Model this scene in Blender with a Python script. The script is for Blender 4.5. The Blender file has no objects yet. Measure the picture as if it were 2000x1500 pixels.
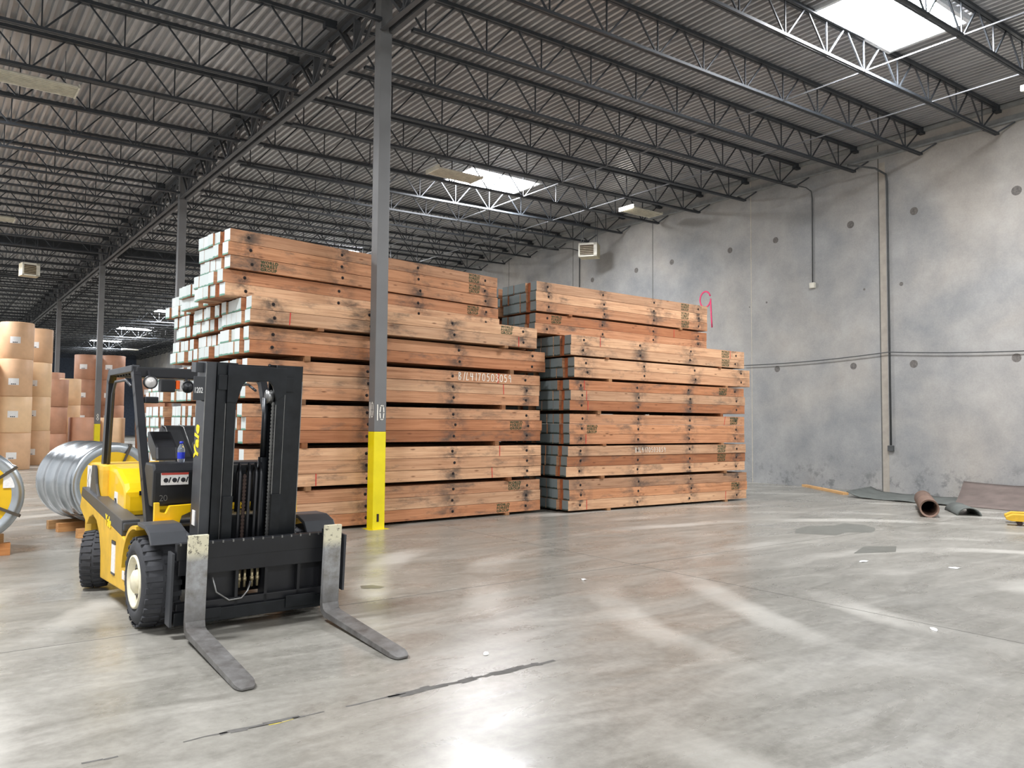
import bpy, bmesh, math, random
from mathutils import Vector, Matrix
random.seed(7)
scene = bpy.context.scene
COL = scene.collection
PI = math.pi

# ------------------------------------------------------------------ camera
F_PX, CAM_H, YAW, PITCH, ROLL = 1555.0, 1.66, 0.9295, 0.0500, 0.00828
fw = Vector((math.cos(PITCH)*math.cos(YAW), math.cos(PITCH)*math.sin(YAW), math.sin(PITCH)))
rt = fw.cross(Vector((0, 0, 1))).normalized()
up = rt.cross(fw)
r2 = math.cos(ROLL)*rt + math.sin(ROLL)*up
u2 = -math.sin(ROLL)*rt + math.cos(ROLL)*up
cam_data = bpy.data.cameras.new('camera')
cam_data.sensor_fit = 'HORIZONTAL'
cam_data.sensor_width = 36.0
cam_data.lens = 36.0*F_PX/2000.0
cam_data.clip_start = 0.05
cam_data.clip_end = 400
cam = bpy.data.objects.new('camera', cam_data)
cam.matrix_world = Matrix(((r2.x, u2.x, -fw.x, 0), (r2.y, u2.y, -fw.y, 0), (r2.z, u2.z, -fw.z, CAM_H), (0, 0, 0, 1)))
COL.objects.link(cam)
scene.camera = cam

# ------------------------------------------------------------------ world, light level, view
world = bpy.data.worlds.new('world')
scene.world = world
world.use_nodes = True
wb = world.node_tree.nodes['Background']
wb.inputs[0].default_value = (0.97, 0.98, 1.0, 1)
wb.inputs[1].default_value = 0.75          # ambient fill; shell left open behind and left of the camera to admit it
SKY_E = 92.0                              # brightness of the skylight domes
scene.view_settings.view_transform = 'Standard'
scene.view_settings.look = 'None'
scene.view_settings.gamma = 1.0
scene.view_settings.use_curve_mapping = False
scene.view_settings.exposure = 0.46
scene.cycles.max_bounces = 8
scene.cycles.diffuse_bounces = 5
scene.cycles.sample_clamp_indirect = 6.0
scene.cycles.use_denoising = True

# ------------------------------------------------------------------ materials
def lin(c):
    return tuple(((v/255)/12.92 if v/255 <= 0.04045 else (((v/255)+0.055)/1.055)**2.4) for v in c) + (1,)

class NT:
    def __init__(s, name):
        s.m = bpy.data.materials.new(name); s.m.use_nodes = True
        s.t = s.m.node_tree; s.b = s.t.nodes['Principled BSDF']
    def n(s, typ, **kw):
        nd = s.t.nodes.new(typ)
        for k, v in kw.items():
            if k.startswith('i_'):
                nd.inputs[k[2:].replace('_', ' ')].default_value = v
            else: setattr(nd, k, v)
        return nd
    def l(s, a, b): s.t.links.new(a, b)
    def coord(s, kind='Object', scale=(1, 1, 1), add_random=False):
        tc = s.n('ShaderNodeTexCoord'); mp = s.n('ShaderNodeMapping'); mp.inputs['Scale'].default_value = scale
        s.l(tc.outputs[kind], mp.inputs['Vector'])
        if add_random:
            oi = s.n('ShaderNodeObjectInfo'); ml = s.n('ShaderNodeMath', operation='MULTIPLY'); ml.inputs[1].default_value = 57.0
            s.l(oi.outputs['Random'], ml.inputs[0]); cb = s.n('ShaderNodeCombineXYZ')
            s.l(ml.outputs[0], cb.inputs[0]); s.l(ml.outputs[0], cb.inputs[1]); s.l(cb.outputs[0], mp.inputs['Location'])
        return mp.outputs['Vector']
    def noise(s, vec, scale, detail=4, rough=0.55, dist=0.0):
        nd = s.n('ShaderNodeTexNoise'); nd.inputs['Scale'].default_value = scale
        nd.inputs['Detail'].default_value = detail; nd.inputs['Roughness'].default_value = rough
        nd.inputs['Distortion'].default_value = dist
        s.l(vec, nd.inputs['Vector']); return nd.outputs['Fac']
    def ramp(s, fac, stops):
        nd = s.n('ShaderNodeValToRGB'); cr = nd.color_ramp
        while len(cr.elements) < len(stops): cr.elements.new(0.5)
        for e, (p, c) in zip(cr.elements, stops): e.position = p; e.color = c if len(c) == 4 else c + (1,)
        s.l(fac, nd.inputs['Fac']); return nd.outputs['Color']
    def mix(s, fac, a, b, mode='MIX'):
        nd = s.n('ShaderNodeMix', data_type='RGBA', blend_type=mode)
        for sock, val in ((nd.inputs[0], fac), (nd.inputs[6], a), (nd.inputs[7], b)):
            if hasattr(val, 'node'): s.l(val, sock)
            else: sock.default_value = val
        return nd.outputs[2]
    def bump(s, fac, strength=0.2, dist=0.01):
        nd = s.n('ShaderNodeBump'); nd.inputs['Strength'].default_value = strength; nd.inputs['Distance'].default_value = dist
        s.l(fac, nd.inputs['Height']); s.l(nd.outputs['Normal'], s.b.inputs['Normal'])
    def col(s, c): s.l(c, s.b.inputs['Base Color'])

def G(v): return (v, v, v, 1)

def simple(name, rgb, rough=0.5, metal=0.0, var=0.18, scale=6.0, bump=0.0, spec=0.5, coat=0.0):
    """painted or plain surface with a little wear in its colour and gloss"""
    t = NT(name); c = lin(rgb); v = t.coord('Object')
    n = t.noise(v, scale, 5)
    t.col(t.ramp(n, [(0.3, tuple(x*(1-var) for x in c[:3])), (0.7, tuple(min(1, x*(1+var)) for x in c[:3]))]))
    t.b.inputs['Roughness'].default_value = rough; t.b.inputs['Metallic'].default_value = metal
    t.b.inputs['Specular IOR Level'].default_value = spec
    if coat: t.b.inputs['Coat Weight'].default_value = coat
    if bump: t.bump(n, bump, 0.01)
    return t.m

def m_floor():
    t = NT('polished_concrete'); v = t.coord('Object')
    a = t.noise(v, 0.22, 5, 0.6, 0.6); b = t.noise(t.coord('Object', (0.6, 2.2, 1)), 1.1, 8, 0.68, 1.2); c = t.noise(v, 14, 4, 0.7)
    base = t.ramp(a, [(0.3, lin((104, 102, 93))), (0.5, lin((127, 124, 115))), (0.7, lin((144, 140, 130)))])
    base = t.mix(0.55, base, t.ramp(b, [(0.3, lin((92, 90, 82))), (0.52, lin((140, 137, 129))), (0.72, lin((176, 173, 164)))]))
    base = t.mix(0.16, base, t.ramp(c, [(0.35, lin((88, 86, 80))), (0.65, lin((186, 183, 175)))]))
    # curved tyre scuffs left by turning trucks
    tc = t.coord('Object'); mp = t.n('ShaderNodeMapping'); mp.inputs['Location'].default_value = (-9.5, -3.0, 0); t.l(tc, mp.inputs['Vector'])
    w = t.n('ShaderNodeTexWave', wave_type='RINGS', rings_direction='Z'); w.inputs['Scale'].default_value = 0.28
    w.inputs['Distortion'].default_value = 3.5; w.inputs['Detail'].default_value = 4; w.inputs['Detail Scale'].default_value = 0.8
    t.l(mp.outputs['Vector'], w.inputs['Vector'])
    arc = t.ramp(w.outputs['Fac'], [(0.62, G(0)), (0.95, G(1))])
    msk = t.ramp(t.noise(v, 0.35, 3), [(0.45, G(0)), (0.62, G(0.5))])
    mm = t.n('ShaderNodeMix', data_type='RGBA', blend_type='MULTIPLY'); mm.inputs[0].default_value = 1
    t.l(arc, mm.inputs[6]); t.l(msk, mm.inputs[7])
    base = t.mix(mm.outputs[2], base, lin((206, 203, 194)))
    t.col(base)
    r = t.ramp(t.noise(t.coord('Object', (0.7, 1.6, 1)), 0.9, 7, 0.65, 0.8), [(0.32, G(0.20)), (0.68, G(0.42))])
    t.l(r, t.b.inputs['Roughness']); t.b.inputs['Specular IOR Level'].default_value = 0.62
    t.bump(b, 0.05, 0.01)
    return t.m

def m_wall():
    t = NT('tilt_up_concrete'); v = t.coord('Object')
    a = t.noise(v, 0.28, 4, 0.55, 0.4); b = t.noise(v, 1.3, 6, 0.65); c = t.noise(v, 24, 5, 0.75)
    base = t.ramp(a, [(0.36, lin((134, 137, 139))), (0.5, lin((156, 154, 150))), (0.64, lin((170, 163, 153)))])
    base = t.mix(0.38, base, t.ramp(b, [(0.3, lin((108, 110, 112))), (0.55, lin((160, 157, 152))), (0.75, lin((188, 186, 180)))]))
    base = t.mix(0.10, base, t.ramp(c, [(0.3, lin((96, 98, 98))), (0.7, lin((200, 198, 192)))]))
    # damp scuffs near the foot of the wall
    sp = t.n('ShaderNodeSeparateXYZ'); t.l(t.coord('Object'), sp.inputs[0])
    mr = t.n('ShaderNodeMapRange'); mr.inputs['From Min'].default_value = 0.1; mr.inputs['From Max'].default_value = 1.1
    mr.inputs['To Min'].default_value = 1; mr.inputs['To Max'].default_value = 0; t.l(sp.outputs[2], mr.inputs['Value'])
    sc = t.ramp(t.noise(v, 3.2, 7, 0.75), [(0.53, G(0)), (0.63, G(0.75))])
    m = t.mix(1.0, sc, mr.outputs[0], 'MULTIPLY')
    base = t.mix(m, base, lin((96, 98, 98)))
    t.col(base); t.b.inputs['Roughness'].default_value = 0.82; t.bump(c, 0.12, 0.01)
    return t.m

def m_deck():
    t = NT('galvanised_deck'); v = t.coord('Object')
    n = t.noise(t.coord('Object', (6, 0.25, 1)), 0.9, 3); b = t.noise(v, 0.5, 4)
    t.col(t.mix(0.5, t.ramp(n, [(0.3, lin((156, 158, 162))), (0.7, lin((204, 204, 204)))]), t.ramp(b, [(0.3, lin((150, 149, 148))), (0.7, lin((204, 203, 203)))])))
    t.b.inputs['Metallic'].default_value = 0.35; t.b.inputs['Roughness'].default_value = 0.33
    return t.m

def m_wood(name, dark, mid, light, stain=0.5, rnd=True):
    t = NT(name)
    v = t.coord('Object', (1, 1, 1), rnd); vs = t.coord('Object', (0.55, 9, 9), rnd)
    g = t.noise(vs, 2.2, 6, 0.65, 0.4); g2 = t.noise(t.coord('Object', (0.35, 26, 26), rnd), 2.0, 4, 0.6)
    base = t.ramp(g, [(0.25, lin(dark)), (0.5, lin(mid)), (0.78, lin(light))])
    base = t.mix(0.3, base, t.ramp(g2, [(0.35, lin(dark)), (0.6, lin(light))]))
    oi = t.n('ShaderNodeObjectInfo')
    tint = t.ramp(oi.outputs['Random'], [(0.0, (0.58, 0.38, 0.28)), (0.2, (0.85, 0.60, 0.46)), (0.42, (0.95, 0.86, 0.78)), (0.7, (1.2, 1.16, 1.08)), (0.86, (0.66, 0.61, 0.58)), (1.0, (1.05, 0.78, 0.60))])
    base = t.mix(1.0, base, tint, 'MULTIPLY')
    # weather-grey and saw-dirt blotches
    st = t.ramp(t.noise(t.coord('Object', (0.8, 2.5, 2.5), rnd), 1.3, 6, 0.72), [(0.55, G(0)), (0.70, G(stain))])
    base = t.mix(st, base, lin((92, 80, 70)))
    sx = t.n('ShaderNodeSeparateXYZ'); t.l(t.coord('Object'), sx.inputs[0])
    ms = t.n('ShaderNodeMath', operation='SUBTRACT'); t.l(sx.outputs[0], ms.inputs[0]); ms.inputs[1].default_value = 0.31
    pp = t.n('ShaderNodeMath', operation='PINGPONG'); t.l(ms.outputs[0], pp.inputs[0]); pp.inputs[1].default_value = 0.7725
    mr = t.n('ShaderNodeMapRange'); mr.inputs['From Min'].default_value = 0.02; mr.inputs['From Max'].default_value = 0.32
    mr.inputs['To Min'].default_value = 1; mr.inputs['To Max'].default_value = 0; t.l(pp.outputs[0], mr.inputs['Value'])
    sm = t.ramp(t.noise(t.coord('Object', (2.2, 3.5, 3.5), rnd), 1.6, 5, 0.7), [(0.44, G(0)), (0.62, G(0.95))])
    if stain > .5:
        base = t.mix(t.mix(1.0, sm, mr.outputs[0], 'MULTIPLY'), base, lin((74, 66, 60)))
    kn = t.n('ShaderNodeTexVoronoi'); kn.inputs['Scale'].default_value = 2.0; t.l(t.coord('Object', (1.1, 4, 4), rnd), kn.inputs['Vector'])
    base = t.mix(t.ramp(kn.outputs['Distance'], [(0.05, G(0.75)), (0.13, G(0))]), base, lin((100, 60, 38)))
    t.col(base); t.b.inputs['Roughness'].default_value = 0.72; t.b.inputs['Specular IOR Level'].default_value = 0.25
    t.bump(g2, 0.15, 0.004)
    return t.m

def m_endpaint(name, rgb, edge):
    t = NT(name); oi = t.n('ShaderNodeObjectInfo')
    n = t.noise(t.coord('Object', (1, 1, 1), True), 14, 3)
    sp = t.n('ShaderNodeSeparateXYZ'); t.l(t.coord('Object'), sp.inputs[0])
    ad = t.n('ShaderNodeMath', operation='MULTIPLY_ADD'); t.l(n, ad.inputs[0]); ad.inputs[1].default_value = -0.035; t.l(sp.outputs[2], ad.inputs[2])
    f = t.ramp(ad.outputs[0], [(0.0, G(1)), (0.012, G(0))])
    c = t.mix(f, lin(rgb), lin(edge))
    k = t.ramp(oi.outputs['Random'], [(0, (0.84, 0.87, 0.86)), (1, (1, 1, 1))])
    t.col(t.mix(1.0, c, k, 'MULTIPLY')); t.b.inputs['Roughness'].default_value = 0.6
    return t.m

def m_emit(name, rgb, e):
    t = NT(name); t.b.inputs['Base Color'].default_value = lin(rgb)
    t.b.inputs['Emission Color'].default_value = lin(rgb); t.b.inputs['Emission Strength'].default_value = e
    t.b.inputs['Roughness'].default_value = 0.5
    return t.m

def m_fork():
    t = NT('worn_fork_steel'); v = t.coord('Object')
    n = t.noise(v, 22, 8, 0.78); sp = t.n('ShaderNodeSeparateXYZ'); t.l(v, sp.inputs[0])
    paint = t.ramp(n, [(0.38, lin((80, 72, 60))), (0.46, lin((222, 216, 188)))])
    bare = t.ramp(t.noise(v, 9, 6, 0.7), [(0.3, lin((120, 116, 108))), (0.7, lin((172, 174, 176)))])
    mr = t.n('ShaderNodeMapRange'); mr.inputs['From Min'].default_value = 0.60; mr.inputs['From Max'].default_value = 0.68; t.l(sp.outputs[2], mr.inputs['Value'])
    m2 = t.n('ShaderNodeMapRange'); m2.inputs['From Min'].default_value = 0.12; m2.inputs['From Max'].default_value = 0.42; t.l(sp.outputs[2], m2.inputs['Value'])
    low = t.ramp(t.noise(v, 7, 6, 0.7), [(0.3, lin((72, 68, 64))), (0.7, lin((120, 119, 117)))])
    bare = t.mix(m2.outputs[0], low, bare)
    t.col(t.mix(mr.outputs[0], bare, paint)); t.b.inputs['Metallic'].default_value = 0.2; t.b.inputs['Roughness'].default_value = 0.48
    return t.m

M = {}
M['floor'] = m_floor(); M['wall'] = m_wall(); M['deck'] = m_deck()
M['far_wall'] = simple('far_wall_paint', (86, 96, 112), 0.8)
M['steel'] = simple('grey_joist_paint', (54, 58, 62), 0.5, 0.1, 0.2, 3)
M['girder'] = simple('grey_girder_paint', (78, 80, 82), 0.5, 0.1, 0.15, 3)
M['column'] = simple('column_grey_paint', (106, 106, 105), 0.45, 0.0, 0.08, 2)
M['safety'] = simple('safety_yellow_paint', (226, 208, 10), 0.4, 0.0, 0.08, 3)
M['galv'] = simple('galvanised_rod', (112, 114, 116), 0.5, 0.2)
M['curb'] = simple('white_curb', (225, 228, 230), 0.5)
M['sky'] = m_emit('skylight_dome', (250, 251, 255), SKY_E)
M['lamp_on'] = m_emit('lit_tube', (255, 250, 240), 9.0)
M['fixture'] = simple('fixture_white_enamel', (206, 202, 186), 0.4)
M['wood'] = m_wood('sawn_fir', (146, 107, 80), (190, 151, 120), (216, 182, 150), 0.85)
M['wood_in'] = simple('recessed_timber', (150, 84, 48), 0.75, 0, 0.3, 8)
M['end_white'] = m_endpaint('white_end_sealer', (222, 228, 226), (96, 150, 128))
M['end_shaded'] = m_endpaint('shaded_end_sealer', (124, 132, 132), (50, 62, 56))  # end sealer with the shade between the stacks painted in, edges darkest
M['stamp'] = simple('green_stencil_ink', (22, 62, 34), 0.8, 0, 0.35, 40)
M['redink'] = simple('red_crayon', (196, 48, 44), 0.8)
M['chalk'] = simple('white_chalk', (236, 232, 220), 0.9)
M['pink'] = simple('pink_spray_paint', (226, 64, 110), 0.7)
M['bolt'] = simple('rusty_bolt', (58, 44, 38), 0.6, 0.4)
M['hole'] = simple('dark_hole', (20, 14, 12), 0.9)
M['block'] = m_wood('block_pine', (170, 122, 76), (206, 164, 112), (230, 196, 146), 0.2)
M['spacer'] = m_wood('shaded_spacer_wood', (96, 70, 48), (136, 102, 72), (166, 128, 94), 0.2)  # block wood darkened to carry the shade inside the tier gaps
M['kraft'] = simple('kraft_wrap', (206, 166, 128), 0.55, 0, 0.12, 2.2, 0.03)
M['kraft2'] = simple('brown_kraft_wrap', (176, 130, 102), 0.55, 0, 0.14, 2.2, 0.03)
M['kraft3'] = simple('tan_kraft_wrap', (224, 188, 146), 0.5, 0, 0.10, 2.2, 0.03)
M['label'] = simple('paper_label', (226, 224, 220), 0.6, 0, 0.1, 40)
M['ink'] = simple('black_ink', (34, 34, 38), 0.7)
M['coil'] = simple('galvanised_coil', (176, 182, 186), 0.26, 0.85, 0.16, 3, 0.04)
M['coil_face'] = simple('yellow_coil_wrap', (222, 178, 16), 0.5, 0, 0.08, 3)
M['strap'] = simple('steel_strap', (90, 82, 72), 0.4, 0.6)
M['patch'] = simple('insert_patch', (104, 100, 96), 0.9, 0, 0.3, 20)
M['joint'] = simple('joint_sealant', (92, 92, 88), 0.9)
M['joint_pale'] = simple('pale_joint_sealant', (184, 176, 160), 0.9)
M['strip'] = simple('strip_concrete', (160, 153, 142), 0.85, 0, 0.12, 5)
M['cable'] = simple('dark_cable', (70, 72, 72), 0.7)
M['heater'] = simple('beige_enamel', (190, 180, 150), 0.45)
M['heater_in'] = simple('heater_core', (92, 78, 62), 0.7)
M['fy'] = simple('truck_yellow', (236, 190, 16), 0.32, 0, 0.07, 5, coat=0.3)
M['fyw'] = simple('worn_truck_yellow', (214, 170, 44), 0.5, 0, 0.14, 6)
M['fblack'] = simple('truck_black', (24, 25, 28), 0.38, 0, 0.25, 6)
M['fgrey'] = simple('truck_dark_grey', (60, 62, 65), 0.42, 0.1, 0.15, 6)
M['fmast'] = simple('mast_grease_black', (27, 30, 33), 0.35, 0.35, 0.35, 9)
M['fsteel'] = simple('bare_machine_steel', (136, 136, 134), 0.35, 0.8, 0.25, 12)
M['brass'] = simple('brass_fitting', (150, 138, 108), 0.4, 0.6)
M['rubber'] = simple('tyre_rubber', (52, 53, 56), 0.8, 0, 0.22, 9, 0.1)
M['cream'] = simple('cream_rim_paint', (220, 212, 184), 0.5, 0, 0.16, 16)
M['fork'] = m_fork()
M['lens'] = simple('lamp_glass', (190, 188, 184), 0.12)
M['amber'] = simple('amber_lens', (226, 92, 24), 0.3)
M['redlabel'] = simple('red_label_band', (176, 62, 50), 0.5)
M['fyt'] = simple('yellow_lettering', (240, 204, 20), 0.5)
M['white'] = simple('white_marking', (232, 232, 230), 0.6)
M['blue'] = simple('blue_plastic', (34, 54, 190), 0.35)
def m_pet():
    t = NT('clear_bottle'); t.b.inputs['Base Color'].default_value = lin((220, 230, 245)); t.b.inputs['Transmission Weight'].default_value = 0.85
    t.b.inputs['Roughness'].default_value = 0.08; t.b.inputs['IOR'].default_value = 1.33; return t.m
M['pet'] = m_pet()
M['brown_sheet'] = simple('brown_rubber_sheet', (112, 100, 94), 0.8, 0, 0.2, 3)
M['grey_sheet'] = simple('grey_rubber_sheet', (92, 96, 92), 0.75, 0, 0.2, 3)
M['card_tube'] = simple('brown_card_tube', (122, 98, 84), 0.75, 0, 0.25, 5)
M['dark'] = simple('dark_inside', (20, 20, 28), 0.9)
M['stain'] = simple('oil_stain', (106, 106, 99), 0.30, 0, 0.15, 6)
M['filler'] = simple('joint_filler', (86, 84, 80), 0.8, 0, 0.3, 18)
M['old_yellow'] = simple('worn_line_yellow', (190, 172, 70), 0.8, 0, 0.2, 20)
M['rail'] = simple('ledger_angle', (142, 144, 142), 0.5, 0.1)

# ------------------------------------------------------------------ mesh building
class MB:
    def __init__(s, X=None): s.v = []; s.f = []; s.mi = []; s.X = X; s.cur = 0; s.sm = []
    def add(s, vs, fs, smooth=False):
        o = len(s.v)
        s.v += [(s.X @ Vector(p)) if s.X else Vector(p) for p in vs]
        s.f += [tuple(i+o for i in f) for f in fs]; s.mi += [s.cur]*len(fs); s.sm += [smooth]*len(fs); return s
    def box(s, x0, x1, y0, y1, z0, z1):
        vs = [(x, y, z) for z in (z0, z1) for y in (y0, y1) for x in (x0, x1)]
        return s.add(vs, [(0, 2, 3, 1), (4, 5, 7, 6), (0, 1, 5, 4), (2, 6, 7, 3), (0, 4, 6, 2), (1, 3, 7, 5)])
    def bar(s, p0, p1, w, h, upv=(0, 0, 1)):
        p0, p1 = Vector(p0), Vector(p1); d = (p1-p0).normalized(); u = Vector(upv)
        if abs(d.dot(u)) > 0.98: u = Vector((0, 1, 0))
        a = d.cross(u).normalized(); b = a.cross(d)
        vs = [p + a*sx*w/2 + b*sy*h/2 for p in (p0, p1) for sx, sy in ((-1, -1), (1, -1), (1, 1), (-1, 1))]
        return s.add(vs, [(3, 2, 1, 0), (4, 5, 6, 7), (0, 1, 5, 4), (1, 2, 6, 5), (2, 3, 7, 6), (3, 0, 4, 7)])
    def tube(s, pts, r, n=8, closed=False, caps=True):
        pts = [Vector(p) for p in pts]; rings = []; prev = None
        for i, p in enumerate(pts):
            if closed: d = pts[(i+1) % len(pts)] - pts[i-1]
            else: d = pts[min(i+1, len(pts)-1)] - pts[max(i-1, 0)]
            d.normalize()
            if prev is None:
                u = Vector((0, 0, 1)) if abs(d.z) < 0.9 else Vector((1, 0, 0)); a = d.cross(u).normalized()
            else:
                a = (prev - d*prev.dot(d)).normalized()
            prev = a; b = d.cross(a)
            rr = r[i] if isinstance(r, (list, tuple)) else r
            rings.append([p + a*rr*math.cos(2*PI*k/n) + b*rr*math.sin(2*PI*k/n) for k in range(n)])
        vs = [q for ring in rings for q in ring]; fs = []
        m = len(rings)
        for i in range(m if closed else m-1):
            j = (i+1) % m
            for k in range(n): fs.append((i*n+k, i*n+(k+1) % n, j*n+(k+1) % n, j*n+k))
        s.add(vs, fs, True)
        if caps and not closed:
            o = len(s.v) - len(vs)
            s.f += [tuple(o+k for k in range(n))[::-1], tuple(o+(m-1)*n+k for k in range(n))]; s.mi += [s.cur]*2; s.sm += [False]*2
        return s
    def cyl(s, p0, p1, r, n=16): return s.tube([p0, p1], r, n)
    def prism(s, poly, axis, a, b):
        """poly is a list of 2-D points in the other two axes (in x,y,z order)"""
        def mk(q, t):
            return {0: (t, q[0], q[1]), 1: (q[0], t, q[1]), 2: (q[0], q[1], t)}[axis]
        n = len(poly); vs = [mk(q, a) for q in poly] + [mk(q, b) for q in poly]
        fs = [tuple(range(n))[::-1], tuple(range(n, 2*n))] + [(i, (i+1) % n, n+(i+1) % n, n+i) for i in range(n)]
        return s.add(vs, fs)
    def lathe(s, prof, o, axis, n=48, smooth=True):
        """prof: (radius, height along axis)"""
        o = Vector(o); ax = Vector(axis).normalized(); u = Vector((0, 0, 1)) if abs(ax.z) < 0.9 else Vector((1, 0, 0))
        a = ax.cross(u).normalized(); b = ax.cross(a); vs = []
        for r, h in prof:
            for k in range(n):
                t = 2*PI*k/n; vs.append(o + ax*h + a*r*math.cos(t) + b*r*math.sin(t))
        fs = [(i*n+k, i*n+(k+1) % n, (i+1)*n+(k+1) % n, (i+1)*n+k) for i in range(len(prof)-1) for k in range(n)]
        return s.add(vs, fs, smooth)
    def build(s, name, mats, parent=None, bevel=0.0, autosmooth=False):
        me = bpy.data.meshes.new(name)
        me.from_pydata([tuple(v) for v in s.v], [], s.f)
        if not isinstance(mats, (list, tuple)): mats = [mats]
        for m in mats: me.materials.append(M[m] if isinstance(m, str) else m)
        for p, mi, sm in zip(me.polygons, s.mi, s.sm): p.material_index = min(mi, len(mats)-1); p.use_smooth = sm
        bm = bmesh.new(); bm.from_mesh(me)
        bmesh.ops.recalc_face_normals(bm, faces=bm.faces)
        if bevel > 0:
            es = [e for e in bm.edges if len(e.link_faces) == 2 and e.calc_face_angle(0) > 0.6]
            bmesh.ops.bevel(bm, geom=es, offset=bevel, segments=2, profile=0.7, affect='EDGES', clamp_overlap=True)
        bm.to_mesh(me); bm.free()
        o = bpy.data.objects.new(name, me); COL.objects.link(o)
        if parent: o.parent = parent
        return o

def tag(o, label=None, cat=None, group=None, kind=None):
    if label: o['label'] = label
    if cat: o['category'] = cat
    if group: o['group'] = group
    if kind: o['kind'] = kind
    return o
def empty(name, loc, rz=0.0, label=None, cat=None, group=None):
    o = bpy.data.objects.new(name, None); o.empty_display_size = 0.1; COL.objects.link(o)
    o.location = loc; o.rotation_euler = (0, 0, rz); return tag(o, label, cat, group)
def inst(o, parent=None, loc=None):
    c = o.copy(); COL.objects.link(c)
    if parent is not None: c.parent = parent
    if loc is not None: c.location = loc
    return c
def copy_tree(o, parent=None):
    c = o.copy(); COL.objects.link(c); c.parent = parent
    for ch in list(o.children): copy_tree(ch, c)
    return c

def text_obj(name, body, size, mat, parent, mtx, bold=0.0, ext=0.0015, spacing=1.0, linesp=1.0, align='LEFT', shear=0.0):
    cu = bpy.data.curves.new(name, 'FONT'); cu.body = body; cu.size = size; cu.extrude = ext; cu.offset = bold
    cu.space_character = spacing; cu.space_line = linesp; cu.align_x = align; cu.shear = shear; cu.resolution_u = 3
    tmp = bpy.data.objects.new('tmp_text', cu); COL.objects.link(tmp)
    dg = bpy.context.evaluated_depsgraph_get(); dg.update()
    me = bpy.data.meshes.new_from_object(tmp.evaluated_get(dg)); me.name = name
    bpy.data.objects.remove(tmp); bpy.data.curves.remove(cu)
    me.materials.clear(); me.materials.append(M[mat])
    me.transform(mtx)
    o = bpy.data.objects.new(name, me); COL.objects.link(o); o.parent = parent
    return o

def plane_mtx(origin, xdir, ydir):
    x = Vector(xdir).normalized(); y = Vector(ydir).normalized(); z = x.cross(y)
    return Matrix(((x.x, y.x, z.x, origin[0]), (x.y, y.y, z.y, origin[1]), (x.z, y.z, z.z, origin[2]), (0, 0, 0, 1)))

GLY = {'0': [[(0, .5), (.12, .9), (.4, 1), (.68, .88), (.75, .5), (.66, .1), (.38, 0), (.1, .1), (0, .5)]], '1': [[(.3, 1), (.3, 0)]],
       '3': [[(.05, .9), (.4, 1), (.7, .8), (.35, .55), (.72, .3), (.4, 0), (.03, .1)]], '4': [[(.05, 1), (0, .5), (.7, .52)], [(.55, .95), (.5, 0)]],
       '5': [[(.7, 1), (.15, 1), (.1, .58), (.55, .62), (.72, .3), (.45, 0), (.05, .05)]], '7': [[(.05, .95), (.7, 1), (.3, 0)]],
       '8': [[(.35, .52), (.08, .76), (.35, 1), (.62, .76), (.35, .52), (.03, .24), (.35, 0), (.68, .24), (.35, .52)]],
       '9': [[(.68, .74), (.4, 1), (.08, .78), (.2, .52), (.5, .55), (.68, .78), (.66, 0)]], 'B': [[(.1, 0), (.1, 1), (.5, .95), (.6, .72), (.15, .52), (.68, .35), (.5, 0), (.1, 0)]],
       '/': [[(.1, -.05), (.5, 1.05)]], 'L': [[(.3, 1), (.1, 0), (.75, .05)]], ' ': []}
def hand_text(name, body, h, w, adv, mat, parent, mtx, thick=0.002, aspect=0.75):
    mb = MB(mtx)
    x = 0.0
    for chx in body:
        for st in GLY[chx]:
            pts = [Vector((x+p[0]*h*aspect, p[1]*h, 0)) for p in st]
            for a, b in zip(pts[:-1], pts[1:]):
                d = (b-a).normalized()*w*0.35
                mb.bar(a-d, b+d, w, thick, (0, 0, 1))
        x += adv*(.6 if chx in '1/' else 1)
    return mb.build(name, mat, parent)

# ------------------------------------------------------------------ building shell
Y0, Y1 = -4.0, 98.0
XC, XW, XL = 5.83, 19.8, -8.0
def deck_z(x): return 8.78 + 0.0215*(x-XC)

mb = MB(); mb.box(XL-4, XW+0.25, Y0-3, Y1+0.3, -0.2, 0.0)
floor = tag(mb.build('floor', 'floor'), 'grey polished concrete warehouse floor', 'floor', kind='structure')
mb = MB(); mb.box(XW, XW+0.25, Y0, Y1, 0.0, 9.6)
wall_right = tag(mb.build('wall_right', 'wall'), 'tall mottled tilt-up concrete wall', 'wall', kind='structure')
mb = MB(); mb.box(XL-4, XW+0.25, Y1, Y1+0.3, 0.0, 9.6)
wall_far = tag(mb.build('wall_far', 'far_wall'), 'distant blue grey end wall', 'wall', kind='structure')

# corrugated roof deck: ribs run along y
mb = MB(); x = XL; pit = 0.1525; prof = []
while x < XW+0.1:
    for dx, dz in ((0, 0), (0.050, 0), (0.058, 0.08), (0.1445, 0.08)): prof.append((x+dx, deck_z(x+dx)+dz))
    x += pit
vs = [(a, Y0, b) for a, b in prof] + [(a, Y1, b) for a, b in prof]; n = len(prof)
mb.add(vs, [(i, i+1, n+i+1, n+i) for i in range(n-1)])
# solid roofing above the deck
mb.prism([(XL, deck_z(XL)+0.10), (XW+0.2, deck_z(XW+0.2)+0.10), (XW+0.2, deck_z(XW)+0.2), (XL, deck_z(XL)+0.2)], 1, Y0, Y1)
ceiling = tag(mb.build('ceiling', 'deck'), 'corrugated galvanised steel roof deck', 'ceiling', kind='structure')

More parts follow.
